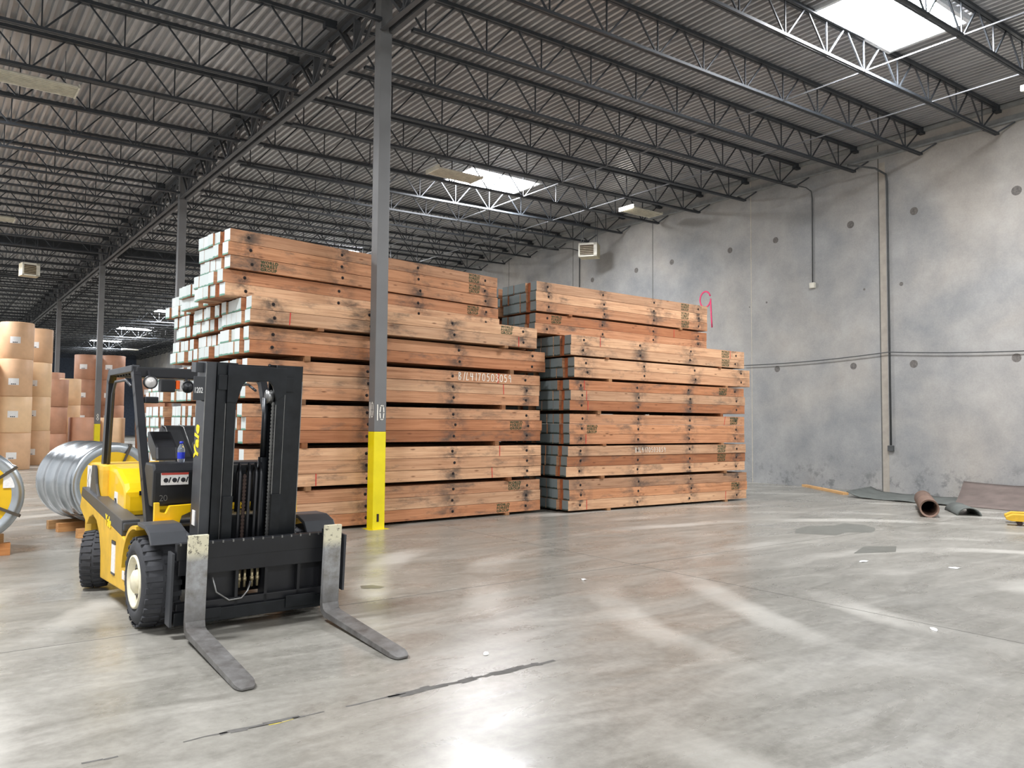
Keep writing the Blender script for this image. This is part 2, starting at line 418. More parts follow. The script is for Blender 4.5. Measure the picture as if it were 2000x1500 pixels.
# wall fittings that belong to the wall
for yj, m_, w_ in ((10.68, 'joint', .03), (14.63, 'joint_pale', .02), (18.6, 'joint', .025), (22.7, 'joint', .025), (6.5, 'joint', .025), (26.8, 'joint', .025), (31, 'joint', .025), (35, 'joint', .025)):
    mb = MB(); mb.box(XW-0.004, XW+0.01, yj-w_/2, yj+w_/2, 0.0, 9.0); mb.build('joint', m_, wall_right)
mb = MB(); mb.box(XW-0.003, XW+0.01, 10.50, 10.665, 0.0, 8.5); mb.build('panel_strip', 'strip', wall_right)
for yy, zz, rr in ((9.77, 7.06, .10), (11.46, 7.05, .10), (13.78, 7.05, .09), (15.4, 7.03, .09), (17.75, 7.04, .09), (19.37, 7.01, .09), (21.61, 6.99, .09),
                   (9.84, 3.23, .10), (11.43, 3.26, .09), (13.76, 3.30, .09), (7.45, 7.04, .11), (7.53, 3.24, .10), (10.12, 5.27, .05), (11.1, 5.26, .03), (14.1, 5.27, .03), (14.7, 5.2, .02)):
    mb = MB(); mb.cyl((XW-0.004, yy, zz), (XW+0.01, yy, zz), rr, 14); mb.build('insert_patch', 'patch', wall_right)
# the pink 9
mb = MB(); pts = [(16.36+.21*math.cos(PI+2*PI*k/18), 5.63+.25*math.sin(PI+2*PI*k/18)*(-1)) for k in range(1, 19)]+[(16.135, 5.3), (16.12, 5.0), (16.10, 4.72)]
mb.tube([(XW-0.002, y_, z_) for y_, z_ in pts], 0.028, 6)
for v in mb.v: v.x = XW-0.006+(v.x-(XW-0.002))*0.15
mb.build('painted_number', 'pink', wall_right)

# ledger angle along the wall top + roof-edge beam
mb = MB(); mb.box(XW-0.09, XW, Y0, Y1, 8.62, 8.66); mb.box(XW-0.012, XW, Y0, Y1, 8.66, 8.80); mb.box(XW-0.10, XW, Y0, Y1, deck_z(XW)-0.10, deck_z(XW)-0.01)
tag(mb.build('wall_ledger', 'rail'), 'steel ledger angle running along the concrete wall just under the roof', 'ledger')

# ------------------------------------------------------------------ columns
ORD = ['nearest', 'second', 'third', 'fourth', 'fifth', 'sixth', 'seventh', 'eighth']
SP = 12.18; CY = [11.36+SP*i for i in range(-1, 8)]
def column(i, y):
    w = 0.102; e = empty('steel_column', (XC, y, 0))
    if 1 <= i <= 4:
        lab = {1: 'square steel column before the timber stack, yellow foot, sprayed 10', 2: 'grey square steel column rising behind the tall timber stack',
               3: 'square steel column by the paper rolls, yellow foot, number 8', 4: 'slim far steel column right of the tallest paper roll stack'}[i]
    else: lab = 'grey square steel column far down the line of columns'
    tag(e, lab, 'column', None if 1 <= i <= 4 else 'far columns of the girder line')
    mb = MB(); mb.box(-w, w, -w, w, 1.52, 8.6); mb.box(-.112, .112, -.112, .112, 8.6, 8.62); mb.build('shaft', 'column', e, 0.01)
    mb = MB(); mb.box(-w-.001, w+.001, -w-.001, w+.001, 0.0, 1.52); mb.build('painted_foot', 'safety', e, 0.01)
    mb = MB(); mb.box(-.17, .17, -.15, .15, 0.0, 0.001); mb.build('base_plate', 'safety', e)
    if i == 1:
        hand_text('spray_lettering', '10', 0.24, 0.017, 0.115, 'chalk', e, plane_mtx((-0.078, -w-0.004, 1.70), (1, 0, 0), (0, 0, 1)), aspect=.38)
        hand_text('spray_lettering', '10', 0.24, 0.017, 0.115, 'chalk', e, plane_mtx((-w-0.004, 0.078, 1.74), (0, -1, 0), (0, 0, 1)), aspect=.38)
        mb = MB(); mb.box(-.035, .0, -w-.008, -w, 0.12, 0.24); mb.build('scrape', 'bolt', e)
    if i == 3:
        hand_text('spray_lettering', '8', 0.26, 0.024, 0.1, 'chalk', e, plane_mtx((-0.05, -w-0.004, 1.66), (1, 0, 0), (0, 0, 1)), aspect=.5)
    return e
for i, y in enumerate(CY): column(i, y)

# ------------------------------------------------------------------ joist girders between the columns
def girder_mesh():
    mb = MB()
    L0, L1 = 0.12, SP-0.12
    for s in (-1, 1):
        mb.box(s*.085-.06*(s > 0)*0-.045, s*.085+.045, L0, L1, 7.93, 7.945); mb.box(s*.012-.006+s*.026, s*.012+.006+s*.026, L0, L1, 7.945, 8.04)
        mb.box(s*.085-.045, s*.085+.045, L0, L1, 8.66, 8.675); mb.box(s*.012-.006+s*.026, s*.012+.006+s*.026, L0, L1, 8.56, 8.66)
    return mb
gm = girder_mesh(); gch = gm.build('chords', 'girder')
nj = 7; gweb = []
for k in range(nj):
    mb = MB(); yb = SP/nj*(k+0.57)
    for q in (-1, 1):
        mb.bar((q*.055, yb+.05, 8.0), (q*.055, yb+SP/nj*0.35, 8.60), .05, .05, (1, 0, 0))
        mb.bar((q*.055, yb-.05, 8.0), (q*.055, yb-SP/nj*0.40, 8.60), .045, .045, (1, 0, 0))
    mb.bar((0, yb, 8.0), (0, yb, 8.60), .12, .05, (0, 1, 0))
    mb.bar((-.08, yb, 8.03), (.08, yb, 8.03), .2, .03, (0, 0, 1))
    gweb.append(mb.build('web_bracing', 'girder')); COL.objects.unlink(gweb[-1])
COL.objects.unlink(gch)
for i in range(len(CY)-1):
    e = empty('joist_girder', (XC, CY[i], 0))
    if 0 <= i < 4: tag(e, ['steel joist girder overhead, reaching out of the picture above the first column', 'steel joist girder between the sprayed 10 column and the column behind the timber',
                       'steel joist girder beyond the column behind the timber stack', 'steel joist girder past the number 8 column'][i], 'girder')
    else: tag(e, 'distant grey joist girder deep in the warehouse', 'girder', 'far joist girders')
    inst(gch, e)
    for g_ in gweb: inst(g_, e)

# draft curtain / cross beam at the third column
e = empty('draft_curtain', (0, CY[3]+.15, 0)); tag(e, 'dark steel draft curtain hanging across the bays at the third column', 'curtain')
for xa, xb in ((XL, XC-.15), (XC+.15, XW-.01)):
    zl = lambda x: 8.18+.32*(x-XL)/(XW-XL)
    mb = MB(); mb.prism([(xa, zl(xa)), (xb, zl(xb)), (xb, deck_z(xb)-.008), (xa, deck_z(xa)-.008)], 1, -.01, .01)
    x_ = xa+.1
    while x_ < xb-.1: mb.box(x_, x_+.04, -.025, -.01, zl(x_)+.05, deck_z(x_)-.06); x_ += 1.2
    mb.build('curtain_panel', 'steel', e)

# ------------------------------------------------------------------ open web joists
JS = 1.74
def joist_parts(x0, x1, nodes, wall_end):
    def zt(x): return deck_z(x)-0.005
    D = 0.70
    top = MB(); bot = MB(); web = MB()
    for s in (-1, 1):
        for (a, b) in ((x0, x1),):
            top.bar((a, s*.034, zt(a)-.035), (b, s*.034, zt(b)-.035), .052, .06)
        a, b = nodes[0]-.25, (x1-.12 if wall_end else x1+0.0)
        bot.bar((a, s*.028, zt(a)-D+.03), (b, s*.028, zt(b)-D+.03), .042, .05)
    zb = lambda x: zt(x)-D+.05
    tt = lambda x: zt(x)-.05
    for i, nx in enumerate(nodes):
        web.bar((nx, 0, zb(nx)), (nx, 0, tt(nx)), .022, .022, (1, 0, 0))
        l = nx-.56 if i else x0+.1
        r = nx+.56 if i < len(nodes)-1 else x1-.1
        web.bar((nx-.04, 0, zb(nx)), (l, 0, tt(l)), .026, .026, (0, 1, 0))
        web.bar((nx+.04, 0, zb(nx)), (r, 0, tt(r)), .026, .026, (0, 1, 0))
        if i and i < len(nodes): pass
    # bearing seats
    top.box(x0-.02, x0+.22, -.06, .06, zt(x0)-.12, zt(x0)-.06); top.box(x1-.22, x1, -.06, .06, zt(x1)-.16, zt(x1)-.06)
    if wall_end:
        web.bar((x1-.15, 0, zt(x1)-D+.05), (x1-.02, .34, zt(x1)-D+.24), .03, .03); web.bar((x1-.15, 0, zt(x1)-D+.05), (x1-.02, -.34, zt(x1)-D+.24), .03, .03)
    a = top.build('top_chord', 'steel'); b = bot.build('bottom_chord', 'steel'); c = web.build('web', 'steel')
    for o in (a, b, c): COL.objects.unlink(o)
    return a, b, c
nodesR = [7.78-1.235+1.235*k for k in range(11)]
JR = joist_parts(XC+.11, XW-.02, nodesR, True)
JL = joist_parts(XL, XC-.11, [XL+.75+1.235*k for k in range(11)], False)
NUM = ['first', 'second', 'third', 'fourth', 'fifth', 'sixth', 'seventh', 'eighth', 'ninth', 'tenth', 'eleventh', 'twelfth', 'thirteenth', 'fourteenth', 'fifteenth', 'sixteenth', 'seventeenth', 'eighteenth']
k0 = -7
for side, parts in (('wall', JR), ('left', JL)):
    for k in range(k0, 49):
        y = 11.25+JS*k
        e = empty('roof_joist', (0, y, 0))
        where = 'wall side of girder' if side == 'wall' else 'forklift side of girder'
        if k < -2: lab, grp = f'open web roof joist before the first column, {where}', f'joists before the first column, {side} side'
        elif k < 0: lab, grp = f'open web roof joist, {where}, {NUM[-k-1]} before the 10 column', None
        elif k < 14: lab, grp = (f'open web roof joist, {where}, {NUM[k]} beyond the 10 column', None)
        else: lab, grp = f'far open web roof joist, {where}, deep in the warehouse', f'far roof joists, {side} side'
        tag(e, lab, 'roof joist', grp)
        for p in parts: inst(p, e)

# bridging rods run along y across the joists
for x_, z_, lab in ((16.48, 8.345, 'thin steel bridging rod crossing the joists on the wall side'), (13.9, 8.27, 'thin steel bridging rod crossing the joists beside the skylights')):
    mb = MB(); mb.bar((x_, Y0+1, z_), (x_, Y1-8, z_), .024, .024)
    tag(mb.build('bridging_rod', 'galv'), lab, 'rod')
# sprinkler main
mb = MB(); mb.tube([(XL, 41.5, 7.9), (XW-.2, 41.5, 8.3)], .05, 10); tag(mb.build('sprinkler_pipe', 'steel'), 'dark sprinkler pipe crossing the bays beyond the draft curtain', 'pipe')

# ------------------------------------------------------------------ skylights
WN = 0
def skylight(x, y, lab, grp=None):
    global WN; WN += 1
    e = empty(f'window_{WN}', (x, y, 0)); tag(e, lab, 'skylight', grp, 'structure')
    z = deck_z(x)-.002
    mb = MB(); mb.add([(-1.22, -.70, z-.0), (1.22, -.70, z+.0), (1.22, .70, z), (-1.22, .70, z)], [(0, 1, 2, 3)])
    for v in mb.v: v.z = deck_z(x+v.x)-.012
    mb.build('dome', 'sky', e)
    mb = MB()
    for (a0, a1, b0, b1) in ((-1.29, -1.22, -.77, .77), (1.22, 1.29, -.77, .77), (-1.22, 1.22, -.77, -.70), (-1.22, 1.22, .70, .77)): mb.box(a0, a1, b0, b1, z-.06, z+.05)
    mb.build('curb', 'curb', e)
    return e
slab = {-1: 'skylight behind the view', 0: 'large blazing white skylight high up near the concrete wall', 1: 'bright white skylight beyond the sprayed column, beside a strip light', 2: 'bright skylight sliver just above the tall timber stack',
        3: 'small far skylight hidden by the timber stack', 4: 'far skylight just left of the white timber ends', 5: 'distant skylight over a brightly lit joist', 6: 'distant skylight low under the roof line', 7: 'furthest skylight by the far wall'}
for k in range(-1, 8):
    if k == 7: continue
    skylight(13.55, 7.0+SP*k, slab[k])
    skylight(-1.6, 7.0+SP*k, 'bright skylight in the bay over the forklift side', 'skylights of the forklift side bay')

# ------------------------------------------------------------------ strip light fixtures
def fixture(x, y, z, lab, lit=False, L=1.30, W=.61):
    e = empty('strip_light', (x, y, z)); tag(e, lab, 'light fixture')
    mb = MB(); prof = [(-W/2, 0), (-W/2, .02), (-.12, .10), (.12, .10), (W/2, .02), (W/2, 0), (W/2-.02, .0), (.10, .07), (-.10, .07), (-W/2+.02, 0)]
    mb.prism(prof, 0, -L/2, L/2); mb.build('housing', 'fixture', e)
    mb = MB()
    for k in range(7): yy = -W/2+.06+k*(W-.12)/6; mb.box(-L/2+.02, L/2-.02, yy-.006, yy+.006, -.012, .05)
    mb.build('reflector_fins', 'fixture', e)
    mb = MB(); mb.box(-L/2-.03, -L/2+.01, -W/2, W/2, -.015, .09); mb.build('end_cap', 'lamp_on' if lit else 'fixture', e)
    mb = MB(); mb.box(L/2-.01, L/2+.02, -W/2, W/2, -.015, .06); mb.build('end_cap', 'fixture', e)
    for sx in (-L/2+.2, L/2-.2):
        mb = MB(); mb.bar((sx, 0, .08), (sx, 0, deck_z(x)-z-.03), .012, .012); mb.build('hanger', 'galv', e)
fixture(1.57, 16.95, 7.90, 'long unlit strip light high over the forklift at the picture edge')
fixture(1.57, 29.2, 7.90, 'short looking strip light farther back at the left picture edge')
fixture(10.72, 16.85, 7.93, 'white strip light hanging against the bright second skylight')
fixture(18.1, 17.5, 8.36, 'strip light with a lit end near the concrete wall and heater', True)
fixture(18.0, 6.1, 8.36, 'strip light with a lit end at the upper right picture edge', True)
fixture(15.6, 80.1, 8.2, 'tiny far strip light above the forklift roof', True); fixture(16.6, 90.6, 8.2, 'tiniest far strip light over the brown paper rolls', True)

# ------------------------------------------------------------------ unit heaters
def heater(x, y, z, w, d, h, rz, lab, zt):
    e = empty('unit_heater', (x, y, z), rz); tag(e, lab, 'heater')
    mb = MB(); mb.box(-w/2, w/2, 0.03, d, 0, h); mb.build('casing', 'heater', e, .012)
    mb = MB(); mb.box(-w/2, -w/2+.05, 0, .04, 0, h); mb.box(w/2-.12, w/2, 0, .04, 0, h); mb.box(-w/2, w/2, 0, .04, h-.07, h); mb.box(-w/2, w/2, 0, .04, 0, .05); mb.build('front_frame', 'fixture', e)
    mb = MB(); mb.box(-w/2+.05, w/2-.12, .02, .034, .05, h-.07); mb.build('core', 'heater_in', e)
    mb = MB()
    for k in range(5): zz = .09+k*(h-.2)/4.5; mb.bar((-w/2+.05, .005, zz), (w/2-.12, .005, zz), .05, .012)
    mb.build('louver', 'heater', e)
    for sx in (-w/2+.08, w/2-.08):
        for sy in (.1, d-.1): mb = MB(); mb.bar((sx, sy, h), (sx, sy, zt-z), .015, .015); mb.build('hanger', 'steel', e)
heater(18.55, 20.5, 7.52, .66, .55, .48, -.95, 'beige unit heater with louvers hanging beside the concrete wall', 9.045)
heater(3.10, 33.0, 6.82, .56, .5, .46, .15, 'beige unit heater hanging over the paper roll stacks', 8.71)

# ------------------------------------------------------------------ conduits, cable
def pipe_thing(name, pts, r, lab, cat, mat='cable', box=None, boxmat='fixture'):
    e = empty(name, pts[0]); tag(e, lab, cat); o = Vector(pts[0])
    mb = MB(); mb.tube([Vector(p)-o for p in pts], r, 8); mb.build('run', mat, e)
    if box:
        b = Vector(box[0])-o; s = box[1]; mb = MB(); mb.box(b.x-s*.6, b.x+s*.5, b.y-s, b.y+s, b.z-s, b.z+s); mb.build('junction_box', boxmat, e, .008)
pipe_thing('conduit', [(18.9, 12.9, 8.36), (19.55, 12.62, 8.28), (19.74, 12.58, 8.2), (19.77, 12.57, 8.0), (19.77, 12.58, 5.65)], .016, 'thin grey conduit dropping to a small white box halfway down the wall', 'conduit', box=((19.76, 12.58, 5.56), .075))
pipe_thing('conduit', [(18.9, 11.0, 8.36), (19.5, 10.6, 8.3), (19.74, 10.45, 8.15), (19.76, 10.43, 7.95), (19.76, 10.43, 1.2)], .026, 'long dark conduit running down the wall joint to a low outlet box', 'conduit', box=((19.76, 10.43, 1.12), .07), boxmat='cable')
pipe_thing('conduit', [(18.9, 23.6, 8.4), (19.6, 22.6, 8.3), (19.76, 22.35, 8.2), (19.77, 22.3, 8.0), (19.77, 22.3, 4.0)], .02, 'thin conduit on the wall going down behind the right timber stack', 'conduit')
cp = []
for a, b, sag in (((14.9, 3.46), (10.43, 3.56), .10), ((10.43, 3.56), (4.5, 3.40), .18)):
    for k in range(17):
        t = k/16; cp.append((19.715, a[0]+(b[0]-a[0])*t, a[1]+(b[1]-a[1])*t-sag*4*t*(1-t)*.55))
pipe_thing('cable', cp, .012, 'dark cable looping along the concrete wall at mid height', 'cable')

# ------------------------------------------------------------------ timber mats
MH, ML, BH = 0.1863, 5.26, 0.1815
BW = [(.0, .19, True), (.20, .12, False), (.33, .185, True), (.525, .185, True), (.72, .185, True), (.915, .185, True)]
MWID = 1.10
def beam_mesh(w, jit, ends, rec):
    MH = BH; mb = MB(); a, b = (0.05, ML-.05) if rec else (jit, ML+jit*.6)
    vs = [(a, 0, 0), (b, 0, 0), (b, w, 0), (a, w, 0), (a, 0, MH), (b, 0, MH), (b, w, MH), (a, w, MH)]
    mb.add(vs, [(0, 3, 2, 1), (4, 5, 6, 7), (0, 1, 5, 4), (2, 3, 7, 6)])
    mb.cur = 1; mb.add(vs, [(0, 4, 7, 3), (1, 2, 6, 5)])
    o = mb.build('beam', ['wood', ends], None, 0.004); COL.objects.unlink(o); return o
BM = {}
for e_ in ('end_white', 'end_shaded'):
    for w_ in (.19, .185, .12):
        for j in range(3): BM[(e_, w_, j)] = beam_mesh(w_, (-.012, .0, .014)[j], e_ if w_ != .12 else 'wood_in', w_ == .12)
mb = MB(); mb.lathe([(0.0, -.001), (.015, -.001), (.015, .003), (.025, .003), (.025, -.001)], (0, 0, 0), (0, -1, 0), 14); BOLT = mb.build('bolt', 'bolt'); COL.objects.unlink(BOLT)
mb = MB(); mb.cur = 0; mb.lathe([(0.0, .001), (.017, .001), (.017, -.001)], (0, 0, 0), (0, -1, 0), 12); HOLE = mb.build('bolt_hole', 'hole'); COL.objects.unlink(HOLE)
STAMP_ME = None
def stamp(parent, x, dark=False):
    global STAMP_ME
    if STAMP_ME is None:
        STAMP_ME = text_obj('stamp', 'WORLD\nFOREST\nGROUP', .062, 'stamp', None, plane_mtx((0, -.003, .124), (1, 0, 0), (0, 0, 1)) @ Matrix.Diagonal((1.12, 1, 1, 1)), bold=.0013, spacing=1.15, linesp=.86); COL.objects.unlink(STAMP_ME)
    c = inst(STAMP_ME, parent, (x, 0, 0)); c.name = 'stamp'
def redline(parent, x, tilt=0.0):
    mb = MB(); mb.bar((x, -.003, .004), (x+tilt, -.003, MH-.004), .012, .003, (0, 1, 0)); mb.build('red_mark', 'redink', parent)
def mat(x, y, z, yaw, L, ends, lab, front, grp):
    e = empty('timber_mat', (x, y, z), yaw); tag(e, lab, 'timber mat', grp); e.scale = (L/ML, 1, 1)
    for off, w, painted in BW:
        c = inst(BM[(ends, w, random.randrange(3))], e, (random.uniform(-.006, .006), off, 0))
    if front:
        for bx in (.31, 1.85, 3.40, 4.95):
            c = inst(BOLT, e, (bx+random.uniform(-.02, .02), 0, MH*.5+random.uniform(-.012, .012))); c.name = 'bolt'
            inst(HOLE, c, (0, -.0032, 0))
    return e
TH = ['bottom', 'second', 'third', 'fourth', 'fifth', 'sixth', 'seventh', 'eighth', 'ninth', 'tenth', 'eleventh', 'twelfth', 'thirteenth', 'fourteenth', 'fifteenth', 'sixteenth', 'seventeenth', 'eighteenth', 'nineteenth', 'twentieth', 'twenty-first']
R_ = math.radians
def spacer(x, y, z0, h, yaw, lab, wid=.09, ln=1.02, grp=None):
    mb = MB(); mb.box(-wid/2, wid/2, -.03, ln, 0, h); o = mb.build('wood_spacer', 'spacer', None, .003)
    o.location = (x, y, z0); o.rotation_euler = (0, 0, yaw); tag(o, lab, 'spacer block', grp); return o
FR = {}
def stack(name, tiers, rows, ends, zs, stackname):
    """tiers: (layers, z0, yaw deg, length, x_left, y_front)"""
    layer = 0
    for ti, (nl, z0, yaw, L, xl, yf) in enumerate(tiers):
        yw = R_(yaw); ca, sa = math.cos(yw), math.sin(yw)
        for r, (maxt, dx, dy) in enumerate(rows):
            if ti >= maxt: continue
            if ti == 6: dx, dy = dx+.17*r, dy*.96
            for k in range(nl):
                jx = random.uniform(-.018, .018)
                ox, oy = dx+(random.uniform(-.05, .05) if r else 0)+jx, dy
                x = xl+ox*ca; y = yf+ox*sa+oy/ca*1.02+random.uniform(-.010, .010)
                rowname = ('front row', 'second row back', 'third row back', 'rearmost low row')[r]
                lab = f'timber mat, {stackname}, {rowname}, {TH[layer+k]} layer from the floor'
                m = mat(x, y, z0+k*MH*zs, yw, L, ends, lab, r == 0, f'timber mats, {stackname}'); m.scale = (L/ML, zs*.92, zs)
                FR[(name, r, layer+k)] = m
            if ti > 0 or True:
                # spacers under this tier
                zb = tiers[ti-1][1]+(tiers[ti-1][0]-1)*MH*zs+BH*zs if ti else 0.0
                h = z0-zb
                if h > .02:
                    for q, fx in enumerate((.17, .84)):
                        ox = dx+L*(fx+random.uniform(-.03, .03)); x = xl+ox*ca; y = yf+ox*sa+dy/ca*1.02
                        spacer(x, y+.002, zb+.001, h-.002, yw, f'wood spacer under the {TH[ti]} tier, {stackname}, {rowname}', grp=f'wood spacers, {stackname}')
        layer += nl
K1 = 1.035
T1 = [(3, .09, 3.0, 5.52, 3.64, 11.09), (3, .71, 3.0, 5.52, 3.64, 11.08), (3, 1.345, 3.2, 5.54, 3.63, 11.08), (3, 1.980, 3.6, 5.52, 3.64, 11.08),
      (2, 2.615, 4.8, 5.72, 3.66, 11.04), (2, 3.03, 4.8, 5.44, 3.66, 10.95), (2, 3.415, 7.8, 5.30, 3.35, 11.25), (3, 3.80, 8.3, 5.20, 3.42, 11.20)]
T1 = [(n_, CAM_H+(z_-CAM_H)*K1+.012, yw_, L_*K1, x_*K1, y_*K1) for (n_, z_, yw_, L_, x_, y_) in T1]
stack('one', T1, [(8, 0, 0), (7, -.04, 1.22), (7, -.08, 2.45), (4, -.2, 3.68)], 'end_white', 1.035, 'tall left stack')
T2 = [(3, .09, -1.5, 4.97, 9.47, 10.97), (3, .70, -1.5, 4.97, 9.45, 10.97), (3, 1.29, -1.2, 4.93, 9.50, 10.97), (3, 1.91, -.6, 5.00, 9.49, 10.97),
      (2, 2.52, 1.6, 5.36, 9.60, 10.97), (2, 2.925, 1.6, 5.24, 9.52, 10.97), (2, 3.35, 1.1, 4.97, 9.12, 11.52), (3, 3.76, 1.1, 4.97, 9.13, 11.52)]
T2 = [(n_, CAM_H+(z_-CAM_H)*K1+.008, yw_, L_*K1, x_*K1, y_*K1) for (n_, z_, yw_, L_, x_, y_) in T2]
stack('two', T2, [(8, 0, 0), (8, .0, 1.17), (8, .05, 2.36)], 'end_shaded', 1.035, 'right hand stack')
for key, xs in ((('one', 0, 20), 4.55), (('one', 0, 19), 4.55), (('one', 0, 18), .46), (('one', 0, 17), 0), (('one', 0, 17), 4.5), (('one', 0, 15), 4.42), (('one', 0, 7), 4.55), (('one', 0, 2), 4.55), (('one', 0, 0), 4.3),
                (('two', 0, 20), 4.33), (('two', 0, 19), 4.33), (('two', 0, 18), 4.33), (('two', 0, 17), .42), (('two', 0, 15), 4.45), (('two', 0, 14), 4.45), (('two', 0, 8), 4.75), (('two', 0, 7), .45),
                (('two', 0, 5), 4.3), (('two', 0, 4), 4.3), (('two', 0, 1), 4.72), (('two', 0, 11), 4.4)):
    if xs: stamp(FR[key], xs)
for key, x_, tl in ((('one', 0, 14), 4.82, 0), (('one', 0, 14), .55, .01), (('one', 0, 11), 4.32, .01), (('one', 0, 10), 4.45, -.01), (('one', 0, 5), 4.35, 0), (('one', 0, 3), 4.2, -.01), (('one', 0, 3), 1.05, 0),
                    (('two', 0, 15), .75, 0), (('two', 0, 15), 4.75, 0), (('two', 0, 17), 4.1, 0), (('two', 0, 10), .42, 0), (('two', 0, 9), .46, 0), (('two', 0, 11), .40, 0), (('two', 0, 6), .42, 0), (('two', 0, 0), .48, 0), (('two', 0, 0), 4.55, .01), (('two', 0, 8), 4.55, .04)):
    redline(FR[key], x_, tl)
hand_text('chalk_lettering', 'B/L4170503059', .125, .011, .094, 'chalk', FR[('one', 0, 11)], plane_mtx((3.50, -.004, .035), (1, 0, 0), (0, 0, 1)), .003, .55)
hand_text('chalk_lettering', 'B/L4170503059', .090, .007, .074, 'chalk', FR[('two', 0, 5)], plane_mtx((1.78, -.004, .05), (1, 0, 0), (0, 0, 1)), .003, .55)

# ------------------------------------------------------------------ paper rolls
def roll(x, y, z, r, h, mt, lab, grp, lab_ang=None, lz=.5):
    e = empty('paper_roll', (x, y, z)); tag(e, lab, 'paper roll', grp)
    mb = MB(); mb.lathe([(0, .012), (r-.05, .012), (r-.012, 0.0), (r, .015), (r, h-.015), (r-.012, h), (r-.05, h-.012), (0, h-.012)], (0, 0, 0), (0, 0, 1), 40); mb.build('wrapper', mt, e)
    if lab_ang is not None:
        for la in (lab_ang if isinstance(lab_ang, (list, tuple)) else [lab_ang]):
            mb = MB(); vs = []; n = 8
            for k in range(n+1):
                t = la-.30+.60*k/n
                vs += [((r+.004)*math.cos(t), (r+.004)*math.sin(t), lz*h-.10), ((r+.004)*math.cos(t), (r+.004)*math.sin(t), lz*h+.12)]
            mb.add(vs, [(2*k, 2*k+2, 2*k+3, 2*k+1) for k in range(n)], True); mb.build('paper_label', 'label', e)
            mb = MB()
            for q in range(3):
                t0 = la-.14+.1*q; mb.bar(((r+.006)*math.cos(t0), (r+.006)*math.sin(t0), lz*h-.07), ((r+.006)*math.cos(t0+.07), (r+.006)*math.sin(t0+.07), lz*h-.07), .004, .03)
            mb.build('barcode', 'ink', e)
TN = ['bottom', 'second', 'third', 'top', 'fifth']
towers = [ # x, y, r, heights, material, label angle, name
    (2.62, 31.45, .50, (1.22, 1.22, 1.24, 1.24), 'kraft', -1.75, 'tall front column beside the left edge'),
    (1.58, 31.3, .50, (1.2, 1.2, 1.2), 'kraft', -1.2, 'shorter column at the left picture edge'),
    (1.55, 33.0, .50, (1.27, 1.27, 1.27, 1.27), 'kraft3', None, 'pale tall column behind the left edge one'),
    (3.52, 34.4, .50, (1.26, 1.26, 1.26, 1.26), 'kraft3', -1.9, 'pale tall column right of the front one'),
    (4.50, 37.4, .50, (1.1, 1.1, 1.12), 'kraft2', None, 'brown column in the shade of the pale tall one'),
    (5.30, 39.2, .42, (1.1, 1.2, 1.15), 'kraft3', None, 'narrow pale column left of the dark twin columns'),
    (5.35, 45.2, .50, (1.3, 1.3, 1.4), 'kraft2', -1.9, 'far brown column behind the pale ones'),
    (4.25, 45.9, .50, (1.3, 1.3, 1.4), 'kraft2', None, 'farther brown column seen behind the slim steel column'),
    (6.25, 41.5, .52, (1.18, 1.18, 1.18, 1.15), 'kraft2', -2.0, 'left one of the twin columns behind the 8 column'),
    (7.32, 41.2, .52, (1.18, 1.18, 1.18, 1.15), 'kraft2', -2.1, 'right one of the twin columns behind the 8 column'),
    (5.62, 37.7, .55, (1.78,), 'kraft2', -1.9, 'single squat roll behind the 8 column'),
    (6.75, 37.9, .52, (1.78,), 'kraft', None, 'single squat roll right of the 8 column'),
    (8.15, 37.2, .58, (1.25, 1.25, 1.0), 'kraft2', -2.0, 'reddish column seen through the truck guard, left'),
    (9.35, 37.6, .58, (1.25, 1.25, 1.15), 'kraft2', (-1.95,), 'reddish column seen through the truck guard, right'),
    (10.55, 38.2, .55, (1.25, 1.25, 1.0), 'kraft', None, 'paper roll column mostly hidden by the white timber ends')]
for (x, y, r, hs, mt, la, nm) in towers:
    z = 0.0
    for i, h in enumerate(hs):
        pos = 'only' if len(hs) == 1 else ('bottom' if i == 0 else ('top' if i == len(hs)-1 else ('second' if i == 1 else 'third')))
        lab = f'wrapped paper roll, {nm}' if len(hs) == 1 else f'wrapped paper roll, {pos} of the {nm}'
        mt2 = mt if (i+len(nm)) % 3 else {'kraft': 'kraft3', 'kraft3': 'kraft', 'kraft2': 'kraft2'}[mt]
        roll(x+random.uniform(-.02, .02), y+random.uniform(-.02, .02), z, r, h, mt2, lab, 'wrapped paper rolls', la, .38+.12*(i % 2)); z += h
